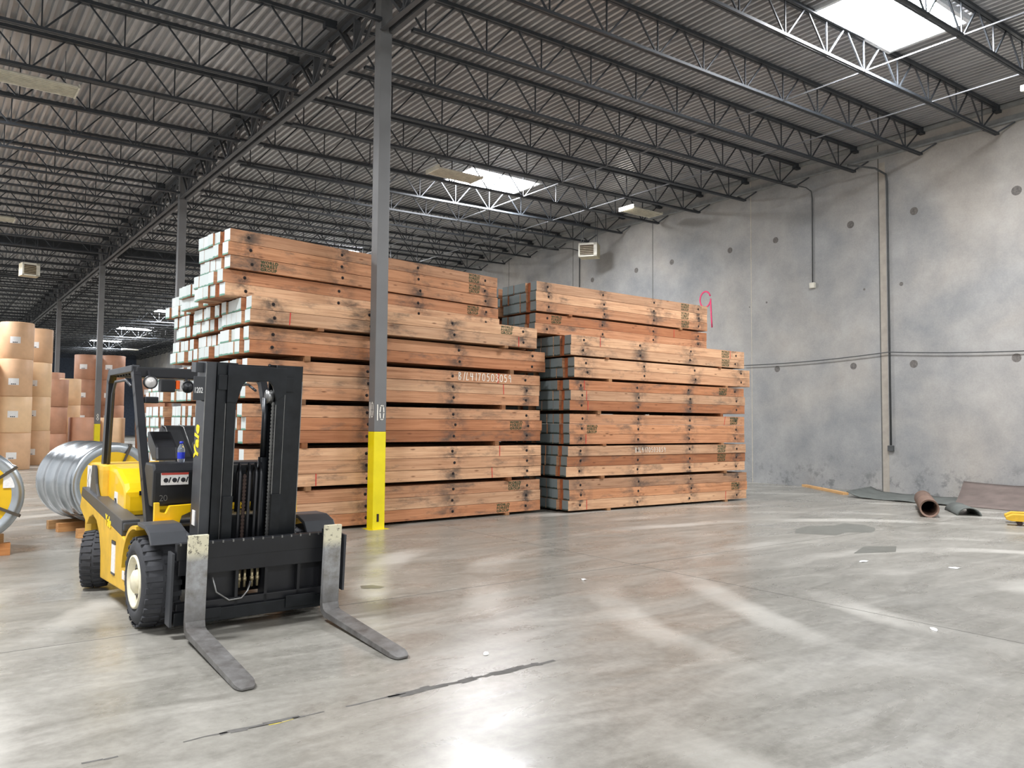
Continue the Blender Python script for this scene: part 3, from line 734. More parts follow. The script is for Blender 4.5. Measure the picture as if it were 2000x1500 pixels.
# small white tag and leftover at the foot
# ------------------------------------------------------------------ steel coils
def coil(cx, cy, yaw, R, L, z, lab, lab_pos, straps):
    e = empty('steel_coil', (cx, cy, z), yaw); tag(e, lab, 'steel coil', 'galvanised steel coils')
    o = (0, 0, R)
    mb = MB(); pr = [(R-.15, .0), (R-.10, -.02), (R-.03, -.03), (R-.005, 0), (R, .03), (R, .12), (R-.012, .14), (R-.012, .40), (R+.004, .42), (R+.004, .50), (R-.012, .52), (R-.012, L*.62), (R+.006, L*.64), (R+.006, L*.70), (R-.012, L*.72), (R-.01, L-.12), (R, L-.1), (R, L-.02), (R-.09, L), (.25, L), (.25, L-.2)]
    mb.lathe(pr, o, (0, 1, 0), 72); mb.build('steel_wrap', 'coil', e)
    mb = MB(); mb.lathe([(.0, -.004), (R-.14, -.004), (R-.135, .02), (0, .02)], o, (0, 1, 0), 64, False); mb.build('face_cover', 'coil_face', e)
    for a in straps:
        mb = MB(); c, s = math.cos(a), math.sin(a)
        mb.bar((c*.22, -.03, R+s*.22), (c*(R+.0), -.045, R+s*(R)), .035, .012, (0, 1, 0)); mb.bar((c*(R+.012), -.04, R+s*(R+.012)), (c*(R+.012), .35, R+s*(R+.012)), .035, .01, (c, 0, s)); mb.build('strap', 'strap', e)
    lx, lz = lab_pos
    mb = MB(); mb.box(lx-.06, lx+.06, -.02, -.013, R+lz-.09, R+lz+.09); mb.build('paper_label', 'label', e)
    return e
coil(.53, 11.5, 0.0, .575, 1.35, .165, 'yellow faced galvanised coil cut off by the left picture edge', (.40, .18), (.62, 5.83, 2.6))
coil(2.34, 12.85, .19, .60, 1.42, .14, 'galvanised steel coil lying on wood blocks behind the forklift', (-.2, .1), (3.95, 1.2))
def block(name, x, y, z, sx, sy, sz, rz, lab, group='wood blocks under the coils'):
    mb = MB(); mb.box(-sx/2, sx/2, -sy/2, sy/2, 0, sz); o = mb.build(name, 'block', None, .004); o.location = (x, y, z); o.rotation_euler = (0, 0, rz); return tag(o, lab, 'wood block', group)
block('wood_block', .62, 11.62, 0, .72, .10, .15, 0, 'wood block under the coil at the left picture edge')
block('wood_block', .62, 12.55, 0, .72, .10, .15, 0, 'wood block under the back of the left edge coil')
block('wood_block', 2.26, 12.80, 0, .80, .10, .13, .19, 'nearest wood block under the coil behind the forklift')
block('wood_block', 2.12, 13.65, 0, .80, .10, .13, .19, 'middle wood block under the coil behind the forklift')
block('wood_block', 2.05, 14.1, 0, .80, .10, .13, .19, 'farthest wood block under the coil behind the forklift')

# ------------------------------------------------------------------ sheets, tubes, litter by the wall
def sheet(name, grid, th, mt, lab, cat):
    """grid[i][j] of 3-D points"""
    mb = MB(); n, m = len(grid), len(grid[0])
    vs = [p for row in grid for p in row] + [(p[0], p[1], p[2]+th) for row in grid for p in row]; N = n*m
    fs = []
    for i in range(n-1):
        for j in range(m-1):
            a, b, c, d = i*m+j, i*m+j+1, (i+1)*m+j+1, (i+1)*m+j
            fs += [(a, b, c, d), (N+a, N+d, N+c, N+b)]
    ring = [j for j in range(m)] + [i*m+m-1 for i in range(1, n)] + [(n-1)*m+j for j in range(m-2, -1, -1)] + [i*m for i in range(n-2, 0, -1)]
    for a, b in zip(ring, ring[1:]+ring[:1]): fs.append((a, b, N+b, N+a))
    mb.add(vs, fs, True); return tag(mb.build(name, mt), lab, cat)
g = []
for i in range(13):
    t = i/12; row = []
    for j in range(9):
        u = j/8
        x_ = 17.75+1.95*t-.35*u*(1-t); y_ = 8.05+.62*t-u*4.2
        z_ = .003+.46*max(0, t-.1)**1.6+.03*math.sin(u*7+t*3)*t
        row.append((x_, y_, z_))
    g.append(row)
sheet('rubber_sheet', g, .012, 'brown_sheet', 'large brown rubber sheet curling up against the concrete wall', 'sheet')
g = []
for i in range(7):
    t = i/6; row = []
    for j in range(15):
        u = j/14
        row.append((17.55+1.9*t, 10.35-u*2.5+.45*t, .003+.13*max(0, .12-u)/.12*(1) + .02*math.sin(u*9)**2))
    g.append(row)
sheet('floor_mat', g, .02, 'grey_sheet', 'flat dark grey mat on the floor at the wall foot', 'mat')
e = empty('rolled_mat', (15.02, 7.22, 0), math.atan2(1.15, 2.1)); tag(e, 'rolled brown mat lying on the floor with its dark open end facing out', 'rolled mat')
R1 = .165
mb = MB(); mb.lathe([(R1, 0), (R1, 2.3), (R1-.03, 2.3), (R1-.03, 0), (R1, 0)], (0, 0, R1), (1, 0, 0), 32); mb.build('outer_layer', 'card_tube', e)
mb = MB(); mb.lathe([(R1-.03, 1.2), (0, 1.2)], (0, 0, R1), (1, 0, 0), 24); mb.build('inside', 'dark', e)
mb = MB(); c = []
N = 16
for k in range(N+1):
    t = PI*k/N; c.append((.21*math.cos(t), .155*math.sin(t)))
vs = []
for xx in (0, 1.1):
    vs += [(xx, a, b+.001) for a, b in c] + [(xx, a*.88, b*.86+.001) for a, b in c]
n = N+1; fs = []
for k in range(N):
    fs += [(k, k+1, 2*n+k+1, 2*n+k), (n+k, 3*n+k, 3*n+k+1, n+k+1), (k, n+k, n+k+1, k+1), (2*n+k, 2*n+k+1, 3*n+k+1, 3*n+k)]
fs += [(0, 2*n, 3*n, n), (N, n+N, 3*n+N, 2*n+N)]
mb.add(vs, fs, True); o = mb.build('half_rolled_mat', 'grey_sheet'); o.location = (15.95, 6.93, 0); o.rotation_euler = (0, 0, .62)
tag(o, 'arched grey half-rolled mat beside the brown rolled one', 'rolled mat')
mb = MB(); mb.box(0, 2.65, -.07, .07, 0, .055); o = mb.build('plank', 'block', None, .003); o.location = (18.2, 10.75, 0); o.rotation_euler = (0, 0, math.atan2(2.0, 1.45)); tag(o, 'long wood plank lying on the floor by the wall', 'plank')
# yellow lifting fork end of a pallet truck at the right edge
e = empty('pallet_jack', (15.05, 5.95, 0), -1.15); tag(e, 'yellow pallet jack fork tip at the right picture edge', 'pallet jack')
mb = MB(); mb.prism([(0, .10), (.08, .075), (1.1, .075), (1.1, .19), (.1, .19), (0, .14)], 1, -.11, .11); mb.build('fork', 'fyw', e, .01)
mb = MB(); mb.prism([(0, .10), (.08, .075), (1.1, .075), (1.1, .19), (.1, .19), (0, .14)], 1, .33, .55); mb.build('fork', 'fyw', e, .01)
mb = MB(); mb.box(1.1, 1.35, -.11, .55, .08, .3); mb.build('body', 'fyw', e, .02)
for yy in (0, .44):
    mb = MB(); mb.cyl((.2, yy-.07, .045), (.2, yy+.07, .045), .045, 16); mb.build('roller', 'bolt', e)
mb = MB(); mb.cyl((1.4, .12, .09), (1.4, .32, .09), .09, 20); mb.build('steer_wheel', 'rubber', e)
mb = MB(); mb.tube([(1.35, .22, .3), (1.5, .22, .7), (1.62, .22, 1.15)], .018, 8); mb.build('handle', 'fblack', e)
for (x_, y_, s_, lab) in ((5.77, 6.42, .05, 'white paper scrap on the floor in front of the timber'), (9.42, 5.33, .10, 'white paper scrap by the grey floor stain'), (9.88, 4.47, .10, 'pale crumpled wrapper on the bright floor'),
                          (6.76, 3.23, .06, 'thin white plastic splinter on the right of the floor'), (3.35, 4.77, .05, 'crumpled foil bit near the dark floor seam')):
    mb = MB(); vs = []; n = 7
    for k in range(n): a = 2*PI*k/n; rr = s_*random.uniform(.6, 1.1); vs.append((rr*math.cos(a), rr*math.sin(a)*.5, random.uniform(.001, .012)))
    vs.append((0, 0, .018)); mb.add(vs, [(k, (k+1) % n, n) for k in range(n)]+[tuple(range(n))[::-1]]); o = mb.build('paper_scrap', 'white'); o.location = (x_, y_, 0); o.rotation_euler = (0, 0, random.uniform(0, 3)); tag(o, lab, 'litter')

# floor stains and seams belong to the floor
def blob(name, pts, mt, z=.0015):
    mb = MB(); n = len(pts); mb.add([(p[0], p[1], z) for p in pts], [tuple(range(n))]); return mb.build(name, mt, floor)
blob('water_stain', [(11.0, 7.35), (11.3, 6.85), (11.75, 6.95), (12.1, 6.72), (12.45, 6.85), (12.7, 7.0), (12.9, 7.3), (12.85, 7.62), (12.4, 7.55), (11.9, 7.75), (11.4, 7.6)], 'stain')
blob('water_stain', [(9.9, 5.75), (10.5, 5.5), (11.0, 5.75), (10.6, 6.0)], 'stain')
blob('water_stain', [(3.63, 7.35), (3.78, 7.25), (3.86, 7.3), (3.8, 7.45), (3.68, 7.48)], 'stain')
def seam(xa, xb, y, w0, mt, skip=0.0, wob=.012):
    mb = MB(); x = xa; 
    while x < xb:
        L = random.uniform(.05, .14); w = w0*random.uniform(.4, 1.2)
        if random.random() > skip:
            a, b = random.uniform(-wob, wob), random.uniform(-wob, wob)
            mb.add([(x, y-w/2+a, .0012), (x+L, y-w/2+b, .0012), (x+L, y+w/2+b, .0012), (x, y+w/2+a, .0012)], [(0, 1, 2, 3)])
        x += L
    return mb.build('floor_joint', mt, floor)
seam(2.35, 3.65, 4.37, .07, 'filler'); seam(1.75, 2.35, 4.37, .022, 'filler', .4); seam(1.35, 1.75, 4.38, .05, 'filler', .1); seam(.7, 1.35, 4.39, .03, 'filler', .5)
seam(1.5, 1.72, 4.36, .014, 'old_yellow', .3); seam(2.1, 2.5, 4.37, .01, 'old_yellow', .6)
mb = MB(); mb.box(-6, XW, 6.78, 6.786, .0005, .0011); mb.build('floor_joint', 'filler', floor)
mb = MB(); mb.box(-6, XW, 16.9, 16.91, .0005, .0011); mb.build('floor_joint', 'filler', floor)
mb = MB(); mb.box(6.9, 6.906, -3, 90, .0005, .0011); mb.build('floor_joint', 'filler', floor)

# ------------------------------------------------------------------ forklift
FL = empty('forklift', (2.235, 6.75, 0), .022); tag(FL, 'yellow and black forklift truck parked before the timber stack, forks lowered', 'forklift')
TL = math.radians(4.3)
def mirror(f):
    for s in (-1, 1): f(s)
# body side panels
arch = []
for k in range(9):
    a = R_(200-100*k/8*1.0); arch.append((2.17+.40*math.cos(a), .30+.40*math.sin(a)))
def side_panel(s):
    mb = MB(); poly = [(.70, .20), (.70, .60), (.93, .66), (2.78, .86), (2.86, .74)] + [(2.17+.42*math.cos(R_(a)), .30+.42*math.sin(R_(a))) for a in (45, 65, 90, 115, 140, 165)] + [(1.74, .17)]
    x0, x1 = (-.745, -.60) if s < 0 else (.60, .745)
    mb.prism(poly, 0, x0, x1); mb.build('side_panel', 'fyw', FL, .012)
    mb = MB(); mb.prism([(.90, .655), (.90, .79), (2.74, .96), (2.79, .865), (.93, .657)], 0, x0-.003*(s < 0), x1+.003*(s > 0)); mb.build('side_band', 'fgrey', FL, .01)
mirror(side_panel)
mb = MB(); mb.box(-.60, .60, .62, 2.6, .24, .74); mb.build('chassis', 'fblack', FL, .02)
mb = MB(); mb.box(-.74, .74, .86, 1.46, .70, .77); mb.build('step_floor', 'fgrey', FL, .015)
for s_ in (-1, 1):
    mb = MB(); mb.prism([(2.33, 1.2), (2.47, 1.2), (2.55, .86), (2.0, .80), (2.14, .90), (2.26, 1.02)], 0, s_*.70-.012, s_*.70+.012); mb.build('post_foot', 'fgrey', FL, .004)
# hood
mb = MB(); mb.prism([(1.40, .77), (1.40, .99), (1.47, 1.07), (1.80, 1.19), (2.15, 1.21), (2.15, .77)], 0, -.62, .62); hood = mb.build('hood', 'fy', FL, .045)
mb = MB(); mb.box(-.6225, -.60, 1.70, 1.84, .83, .97); mb.build('capacity_plate', 'label', hood)
text_obj('plate_lettering', 'CPA', .062, 'ink', hood, plane_mtx((-.6235, 1.835, .865), (0, -1, 0), (0, 0, 1)), bold=.001, spacing=.8)
mb = MB(); mb.box(-.50, -.42, 1.385, 1.402, .96, 1.0); mb.build('latch', 'fblack', hood)
# counterweight
mb = MB(); mb.prism([(2.12, .62), (2.12, 1.21), (2.75, 1.215), (2.92, 1.12), (2.97, .92), (2.95, .34), (2.66, .30), (2.60, .66), (2.25, .80)], 0, -.68, .68); cw = mb.build('counterweight', 'fyw', FL, .05)
mb = MB(); mb.box(-.686, -.675, 2.56, 2.84, .86, 1.18); mb.build('warning_sticker', 'label', cw)
mb = MB()
dm = [(2.70, 1.15), (2.80, 1.02), (2.70, .89), (2.60, 1.02)]
for a, b in zip(dm, dm[1:]+dm[:1]): mb.bar((-.687, a[0], a[1]), (-.687, b[0], b[1]), .008, .002, (1, 0, 0))
mb.build('diamond_mark', 'fgrey', cw)
mb = MB(); mb.box(-.751, -.744, 1.12, 1.26, .28, .58); sp_ = mb.build('side_sticker', 'label', FL)
mb = MB(); mb.box(-.753, -.7445, 1.12, 1.26, .55, .58); mb.box(-.753, -.7445, 1.12, 1.26, .28, .30); mb.build('sticker_print', 'fgrey', sp_)
mb = MB(); mb.box(-.753, -.744, .74, .82, .30, .37); mb.build('small_sticker', 'label', FL)
text_obj('maker_lettering', 'Yale', .135, 'fyt', FL, plane_mtx((-.7505, 1.56, .695), (0, -1, -.085), (0, -.085, 1)), bold=.003)
# wheels
def wheel(cx, cy, r, w, s, name, steer=0.0, rimr=.21):
    e = bpy.data.objects.new(name, None); COL.objects.link(e); e.parent = FL; e.location = (cx, cy, r); e.rotation_euler = (0, 0, steer); e.empty_display_size = .1
    mb = MB(); h = w/2
    mb.lathe([(rimr, -h+.03), (rimr+.02, -h+.005), (r-.10, -h-.004), (r-.05, -h+.01), (r-.015, -h+.04), (r-.012, h-.04), (r-.05, h-.01), (r-.10, h+.004), (rimr+.02, h-.005), (rimr, h-.03)], (0, 0, 0), (1, 0, 0), 56)
    nt = 26
    for k in range(nt):
        for sd in (-1, 1):
            a = 2*PI*(k+(.5 if sd > 0 else 0))/nt; a2 = a+.11
            c, q = math.cos(a), math.sin(a); c2, q2 = math.cos(a2), math.sin(a2)
            pts = []
            for (cc, qq, xx) in ((c, q, sd*.01), (c2, q2, sd*.01), (c2, q2, sd*(h-.012)), (c, q, sd*(h-.012))): pts += [(xx, cc*(r-.03), qq*(r-.03)), (xx, cc*(r-.001-.012*(abs(xx) > .05)), qq*(r-.001-.012*(abs(xx) > .05)))]
            mb.add(pts, [(1, 3, 5, 7), (0, 1, 7, 6), (2, 4, 5, 3), (4, 6, 7, 5), (0, 2, 3, 1)])
    mb.build('tyre', 'rubber', e)
    o = s*h
    mb = MB(); mb.lathe([(rimr+.005, s*(h-.03)), (rimr-.0, s*(h+.002)), (rimr-.018, s*(h+.002)), (rimr-.035, s*(h-.04)), (rimr-.075, s*(h-.065)), (.10, s*(h-.05)), (.09, s*(h-.005)), (.06, s*(h+.012)), (0, s*(h+.015))], (0, 0, 0), (1, 0, 0), 40); rim = mb.build('rim', 'cream', e)
    mb = MB(); mb.lathe([(rimr-.045, s*(h-.046)), (rimr-.075, s*(h-.060)), (rimr-.085, s*(h-.056))], (0, 0, 0), (1, 0, 0), 40); mb.build('recess_ring', 'bolt', rim)
    for k in range(6):
        a = 2*PI*k/6; mb = MB(); y_, z_ = (rimr-.085)*math.cos(a), (rimr-.085)*math.sin(a); mb.cyl((s*(h-.07), y_, z_), (s*(h-.03), y_, z_), .014, 6); mb.build('lug_nut', 'fsteel', rim)
    return e
wheel(-.645, .255, .368, .29, -1, 'front_wheel'); wheel(.645, .255, .368, .29, 1, 'front_wheel')
wheel(-.70, 2.17, .285, .24, -1, 'rear_wheel', -.33, .15); wheel(.68, 2.17, .285, .24, 1, 'rear_wheel', -.33, .15)
mb = MB(); mb.cyl((-.58, .255, .36), (.58, .255, .36), .10, 16); mb.box(-.35, .35, .12, .5, .22, .55); mb.build('drive_axle', 'fblack', FL)
mb = MB(); mb.cyl((-.6, 2.17, .285), (.6, 2.17, .285), .06, 12); mb.build('steer_axle', 'fblack', FL)
# fenders
def fender(s):
    mb = MB(); outer = []; inner = []
    for k in range(12):
        a = R_(8+88*k/11); outer.append((.255+.455*math.cos(a), .36+.455*math.sin(a))); inner.append((.255+.425*math.cos(a), .36+.425*math.sin(a)))
    x0, x1 = (-.79, -.47) if s < 0 else (.47, .79)
    mb.prism(outer+inner[::-1], 0, x0, x1); mb.build('fender', 'fyw', FL)
    mb = MB(); mb.prism([(.24, .815), (.24, .845), (.02, .842), (-.12, .80), (-.19, .71), (-.165, .70), (-.105, .77), (.02, .812)], 0, x0+.015, x1-.03); mb.build('fender_flap', 'fgrey', FL, .006)
mirror(fender)
# front cowl
mb = MB(); mb.prism([(.44, .94), (.42, 1.24), (.46, 1.30), (.70, 1.305), (.74, 1.24), (.55, .94)], 0, -.62, .58); cowl = mb.build('dash_cowl', 'fblack', FL, .02)
mb = MB(); mb.box(-.56, -.34, .408, .418, 1.12, 1.22); dec = mb.build('warning_label', 'label', cowl)
mb = MB(); mb.box(-.56, -.34, .405, .409, 1.205, 1.222); mb.build('label_band', 'redlabel', dec)
mb = MB()
for q in range(3):
    x_ = -.535+.07*q; mb.lathe([(.0, 0), (.02, 0), (.02, .002), (0, .002)], (x_+.012, .408, 1.16), (0, -1, 0), 10, False); mb.bar((x_+.035, .406, 1.14), (x_+.05, .406, 1.185), .01, .002, (0, 1, 0))
mb.build('pictogram', 'ink', dec)
text_obj('embossed_number', '20', .075, 'fsteel', cowl, plane_mtx((-.57, .43, .985), (1, 0, 0), (0, 0, 1)), bold=-.001, spacing=.9)
mb = MB(); mb.prism([(-.62, .79), (-.62, .98), (-.58, .98), (-.575, .90), (-.53, .89), (-.50, .95), (-.30, .955), (-.30, .90), (-.40, .86), (-.42, .79)], 1, .36, .40); mb.build('front_frame', 'fy', FL, .006)
mb = MB(); mb.prism([(.62, .79), (.62, .98), (.5, .95), (.30, .955), (.30, .90), (.40, .86), (.42, .79)], 1, .36, .40); mb.build('front_frame', 'fy', FL, .006)
# seat
mb = MB(); mb.prism([(1.05, 1.16), (1.03, 1.26), (1.10, 1.31), (1.45, 1.28), (1.55, 1.60), (1.62, 1.62), (1.70, 1.58), (1.66, 1.18)], 0, -.27, .27); seat = mb.build('seat', 'fblack', FL, .03)
mb = MB(); mb.prism([(.95, 1.30), (.98, 1.42), (1.22, 1.56), (1.30, 1.56), (1.28, 1.44), (1.10, 1.30)], 0, -.47, -.28); mb.build('armrest', 'fblack', FL, .02)
for q in range(4):
    x_ = -.27+.17*q; mb = MB(); mb.tube([(x_, 1.615, 1.625), (x_+.02, 1.52, 1.60), (x_+.10, 1.44, 1.30)], .006, 6); mb.build('piping', 'fsteel', seat)
# steering wheel and levers
mb = MB(); pts = []
for k in range(24):
    a = 2*PI*k/24; pts.append((.0+.17*math.cos(a), .86+.17*math.sin(a)*.8, 1.42+.17*math.sin(a)*.5))
mb.tube(pts, .014, 8, True); mb.bar((-.16, .86, 1.42), (.16, .86, 1.42), .03, .012); mb.tube([(0, .86, 1.42), (0, .68, 1.28)], .025, 8); mb.build('steering_wheel', 'fblack', FL)
mb = MB(); mb.tube([(-.10, .50, 1.30), (-.13, .46, 1.42), (-.11, .46, 1.55)], .012, 6); mb.lathe([(0, -.05), (.03, -.03), (.04, .0), (.03, .03), (0, .05)], (-.07, .48, 1.50), (0, 0, 1), 12); mb.build('control_lever', 'fblack', FL)
# overhead guard
def post(s):
    x = -.60 if s < 0 else .58
    mb = MB(); P0 = [(x, .60, .80), (x, .76, 1.15), (x, .98, 1.60), (x, 1.12, 1.90), (x+.0, 1.20, 2.06), (x-.01*s, 1.29, 2.14)]
    for a, b in zip(P0[:-1], P0[1:]):
        d = (Vector(b)-Vector(a)).normalized()*.012; mb.bar(Vector(a)-d, Vector(b)+d, .065, .085, (0, -1, .4))
    mb.build('front_post', 'fblack', FL)
    mb = MB(); P1 = [(x, 2.50, .92), (x, 2.40, 1.15), (x, 2.26, 2.06), (x, 2.20, 2.14)]
    for a, b in zip(P1[:-1], P1[1:]):
        d = (Vector(b)-Vector(a)).normalized()*.012; mb.bar(Vector(a)-d, Vector(b)+d, .065, .10, (0, 1, .1))
    mb.build('rear_post', 'fblack', FL)
    mb = MB(); mb.bar((x, 1.25, 2.145), (x, 2.22, 2.145), .07, .06); mb.build('roof_rail', 'fgrey', FL, .008)
    mb = MB(); P2 = [(x, 1.38, 1.98), (x, 1.60, 2.05), (x, 2.05, 2.05), (x, 2.17, 1.93), (x, 2.28, 1.2)]
    mb.tube(P2, .014, 8); mb.build('inner_rail', 'fgrey', FL)
mirror(post)
mb = MB(); mb.box(-.60, .58, 1.20, 1.30, 2.06, 2.16); mb.build('roof_front_beam', 'fblack', FL, .012)
mb = MB(); mb.box(-.60, .58, 2.16, 2.24, 2.10, 2.16); mb.build('roof_rear_beam', 'fblack', FL, .012)
for k in range(7):
    y_ = 1.38+k*.118; mb = MB(); mb.box(-.58, .56, y_, y_+.03, 2.10, 2.16); mb.build('roof_bar', 'fblack', FL)
def lamp(x, y, z, r, lab, lens='lens'):
    e = bpy.data.objects.new('work_lamp', None); COL.objects.link(e); e.parent = FL; e.location = (x, y, z); e.empty_display_size = .05
    mb = MB(); mb.lathe([(0, .09), (r*.5, .085), (r*.95, .04), (r*1.08, 0), (r*1.08, -.02), (r*.9, -.02)], (0, 0, 0), (0, 1, 0), 24); mb.build('lamp_shell', 'fblack', e)
    mb = MB(); mb.lathe([(r*.92, -.012), (r*.6, -.024), (0, -.03)], (0, 0, 0), (0, 1, 0), 24); mb.build('lamp_lens', lens, e)
    mb = MB(); mb.bar((0, .03, r*.8), (0, .08, r+.05), .02, .02); mb.build('lamp_bracket', 'fblack', e)
lamp(-.50, 1.12, 2.015, .058, 0); lamp(-.16, 1.15, 1.985, .055, 0, 'fblack')
mb = MB(); mb.box(-.40, -.27, 1.14, 1.24, 1.93, 2.05); mb.build('lamp_box', 'fblack', FL, .01)
mb = MB(); mb.box(-.265, -.235, 1.13, 1.2, 1.96, 2.04); mb.build('turn_lamp', 'amber', FL, .004); mb = MB(); mb.box(-.233, -.205, 1.13, 1.2, 1.94, 2.04); mb.build('turn_lamp', 'lens', FL, .004)
mb = MB(); mb.box(-.56, -.44, 1.04, 1.10, 1.82, 1.88); mb.build('mirror', 'fblack', FL, .012)

# mast, tilted a little forward
MX = Matrix.Translation((0, .05, .12)) @ Matrix.Rotation(TL, 4, 'X')
H = 2.03
def rails(s):
    def chan(x0, x1, y0, y1, name, mt, z0, z1):
        mb = MB(MX); t = .016
        mb.box(x0, x1, y0, y0+.022, z0, z1); mb.box(x0, x1, y1-.022, y1, z0, z1)
        if s < 0: mb.box(x0, x0+t, y0+.022, y1-.022, z0, z1)
        else: mb.box(x1-t, x1, y0+.022, y1-.022, z0, z1)
        return mb.build(name, mt, FL)
    def X(a, b): return (-b, -a) if s < 0 else (a, b)
    chan(*X(.325, .405), -.115, .11, 'outer_rail', 'fgrey' if s < 0 else 'fmast', -.04, H)
    chan(*X(.245, .32), -.135, .07, 'middle_rail', 'fmast', -.02, H+.0)
    chan(*X(.165, .24), -.15, .04, 'inner_rail', 'fmast', 0, H+.0)
mirror(rails)
for x_, y_, z0_, z1_ in ((-.405, -.117, .45, 2.02), (-.246, -.137, .5, 1.7), (-.166, -.152, .7, 1.65), (.166, -.152, .9, 1.7), (.246, -.137, .8, 2.0), (.404, -.117, .6, 1.9)):
    mb = MB(MX); mb.box(x_-.003, x_+.003, y_, y_+.004, z0_, z1_); mb.build('edge_highlight', 'fsteel', FL)  # thin bright strips standing in for highlights along the rail edges
mb = MB(MX); w = .245
mb.prism([(-w, H-.02), (w, H-.02), (w, H-.24), (.165, H-.30), (.13, H-.18), (.10, H-.14), (-.09, H-.14), (-.125, H-.18), (-.165, H-.32), (-w, H-.32)], 1, -.165, -.14); mb.build('top_plate', 'fmast', FL, .006)
mb = MB(MX); mb.box(-.40, .40, .03, .10, H-.10, H-.01); mb.build('rear_crossmember', 'fmast', FL, .005)
mb = MB(MX); mb.box(-.40, .40, .03, .09, .55, .75); mb.build('lower_crossmember', 'fmast', FL, .005)
mb = MB(MX); mb.box(-.30, .30, .02, .06, 1.08, 1.18); mb.build('middle_crossmember', 'fmast', FL, .005)
mb = MB(MX); mb.cyl((.115, -.05, .15), (.115, -.05, 1.25), .038, 18); mb.cyl((.115, -.05, 1.25), (.115, -.05, H-.28), .024, 16); mb.build('lift_cylinder', 'fmast', FL)
for cx in (-.055, .155):
    mb = MB(MX); z_ = .25
    while z_ < (1.12 if cx < 0 else H-.32):
        mb.box(cx-.014, cx+.014, -.125, -.112, z_, z_+.02); mb.box(cx-.009, cx+.009, -.122, -.115, z_+.02, z_+.03); z_ += .03
    mb.build('lift_chain', 'fsteel' if cx > 0 else 'bolt', FL)
mb = MB(MX); mb.lathe([(0, -.02), (.06, -.02), (.05, 0), (.06, .02), (0, .02)], (.13, -.08, H-.27), (1, 0, 0), 20); mb.build('sheave', 'fsteel', FL)
for hx in (-.10, -.02, .035, .075):
    mb = MB(MX); mb.tube([(hx, -.13, .2), (hx, -.135, .7), (hx+.005, -.13, 1.12), (hx+.008, -.09, 1.20), (hx+.01, -.05, 1.12), (hx+.01, -.045, .8)], .013, 8); mb.build('hose', 'fblack', FL)
for s_ in (-1, 1):
    mb = MB(MX); mb.cyl((s_*.365, -.085, H-.02), (s_*.365, -.085, H-.13), .028, 14); mb.build('guide_roller', 'fsteel', FL)
    mb = MB(MX); mb.box(s_*.28-.035, s_*.28+.035, -.155, -.13, H-.22, H-.10); mb.build('stop_block', 'fmast', FL, .004)
    mb = MB(MX); mb.box(s_*.20-.04, s_*.20+.04, -.17, -.15, .45, .95); mb.build('carriage_bracket', 'fmast', FL, .004)
mb = MB(MX); mb.prism([(-.44, H-.30), (-.44, H-.12), (-.405, H-.12), (-.405, H-.32), (-.42, H-.32)], 1, -.10, -.085); 
mb.box(-.47, -.405, -.06, .06, H-.09, H-.01); mb.build('mast_bracket', 'fgrey', FL, .004)
mb = MB(MX); mb.box(-.50, -.41, -.125, -.115, H-.31, H-.12); plate = mb.build('number_plate', 'fgrey', FL, .006)
text_obj('plate_number', '1202', .062, 'white', plate, MX @ plane_mtx((-.495, -.127, H-.25), (1, 0, 0), (0, 0, 1)) @ Matrix.Diagonal((.55, 1, 1, 1)), bold=.001, spacing=1.0)
text_obj('maker_lettering', 'Yale', .155, 'fyt', FL, MX @ plane_mtx((-.4075, -.015, 1.23), (0, 0, 1), (0, 1, 0)), bold=.005, spacing=1.05, shear=.15)
mb = MB(MX); mb.box(-.411, -.404, -.02, .05, .70, .82); mb.build('small_sticker', 'label', FL)
for s_ in (-1, 1):
    mb = MB(); mb.tube([(s_*.43, .02, .70), (s_*.43, .55, .78)], .035, 14); mb.build('tilt_cylinder', 'fgrey', FL)
# carriage
mb = MB(MX); mb.box(-.62, .74, -.33, -.27, .50, .63); top_bar = mb.build('upper_carriage_bar', 'fblack', FL, .006)
mb = MB(MX)
for k in range(17): x_ = -.60+k*.08; mb.box(x_, x_+.012, -.335, -.32, .615, .634)
mb.build('notch', 'fsteel', top_bar)
mb = MB(MX); mb.box(-.60, .72, -.32, -.25, .38, .50); mb.build('sideshift_bar', 'fblack', FL, .006)
mb = MB(MX); mb.box(-.62, .74, -.33, -.27, .0, .10); mb.build('lower_carriage_bar', 'fmast', FL, .006)
mb = MB(MX); mb.box(-.60, .72, -.30, -.24, .10, .16); mb.build('lower_hook', 'fblack', FL, .006)
mb = MB(MX); mb.box(.26, .52, -.345, -.33, .03, .13); mb.build('lower_clip', 'fmast', FL, .004)
mb = MB(MX); mb.box(-.45, -.27, -.345, -.33, .03, .11); mb.build('lower_clip', 'fmast', FL, .004)
for x_ in (-.40, -.14, .10, .38, .60):
    mb = MB(MX); mb.box(x_-.012, x_+.012, -.30, -.17, .08, .52); mb.build('carriage_plate', 'fblack', FL)
mb = MB(MX); mb.box(-.42, -.14, -.24, -.22, .12, .5); mb.box(.10, .60, -.24, -.22, .12, .5); mb.build('back_plate', 'fblack', FL)
for k, x_ in enumerate((-.105, -.06, .0, .045)):
    mb = MB(MX); mb.cyl((x_, -.25, .22), (x_, -.25, .36), .011, 8); mb.cyl((x_, -.25, .27), (x_, -.25, .30), .016, 6); mb.build('hydraulic_fitting', 'brass', FL)
mb = MB(MX); mb.tube([(-.33, -.29, .34), (-.30, -.30, .22), (-.20, -.31, .145), (-.10, -.31, .15), (-.05, -.30, .2), (-.02, -.28, .27)], .009, 6); mb.build('hose', 'fsteel', FL)
mb = MB(MX); mb.box(-.655, -.635, -.34, -.22, .0, .56); mb.build('side_plate', 'fgrey', FL, .003)
mb = MB(MX); mb.box(.755, .775, -.36, -.24, .12, .60); mb.build('side_plate', 'fgrey', FL, .003)
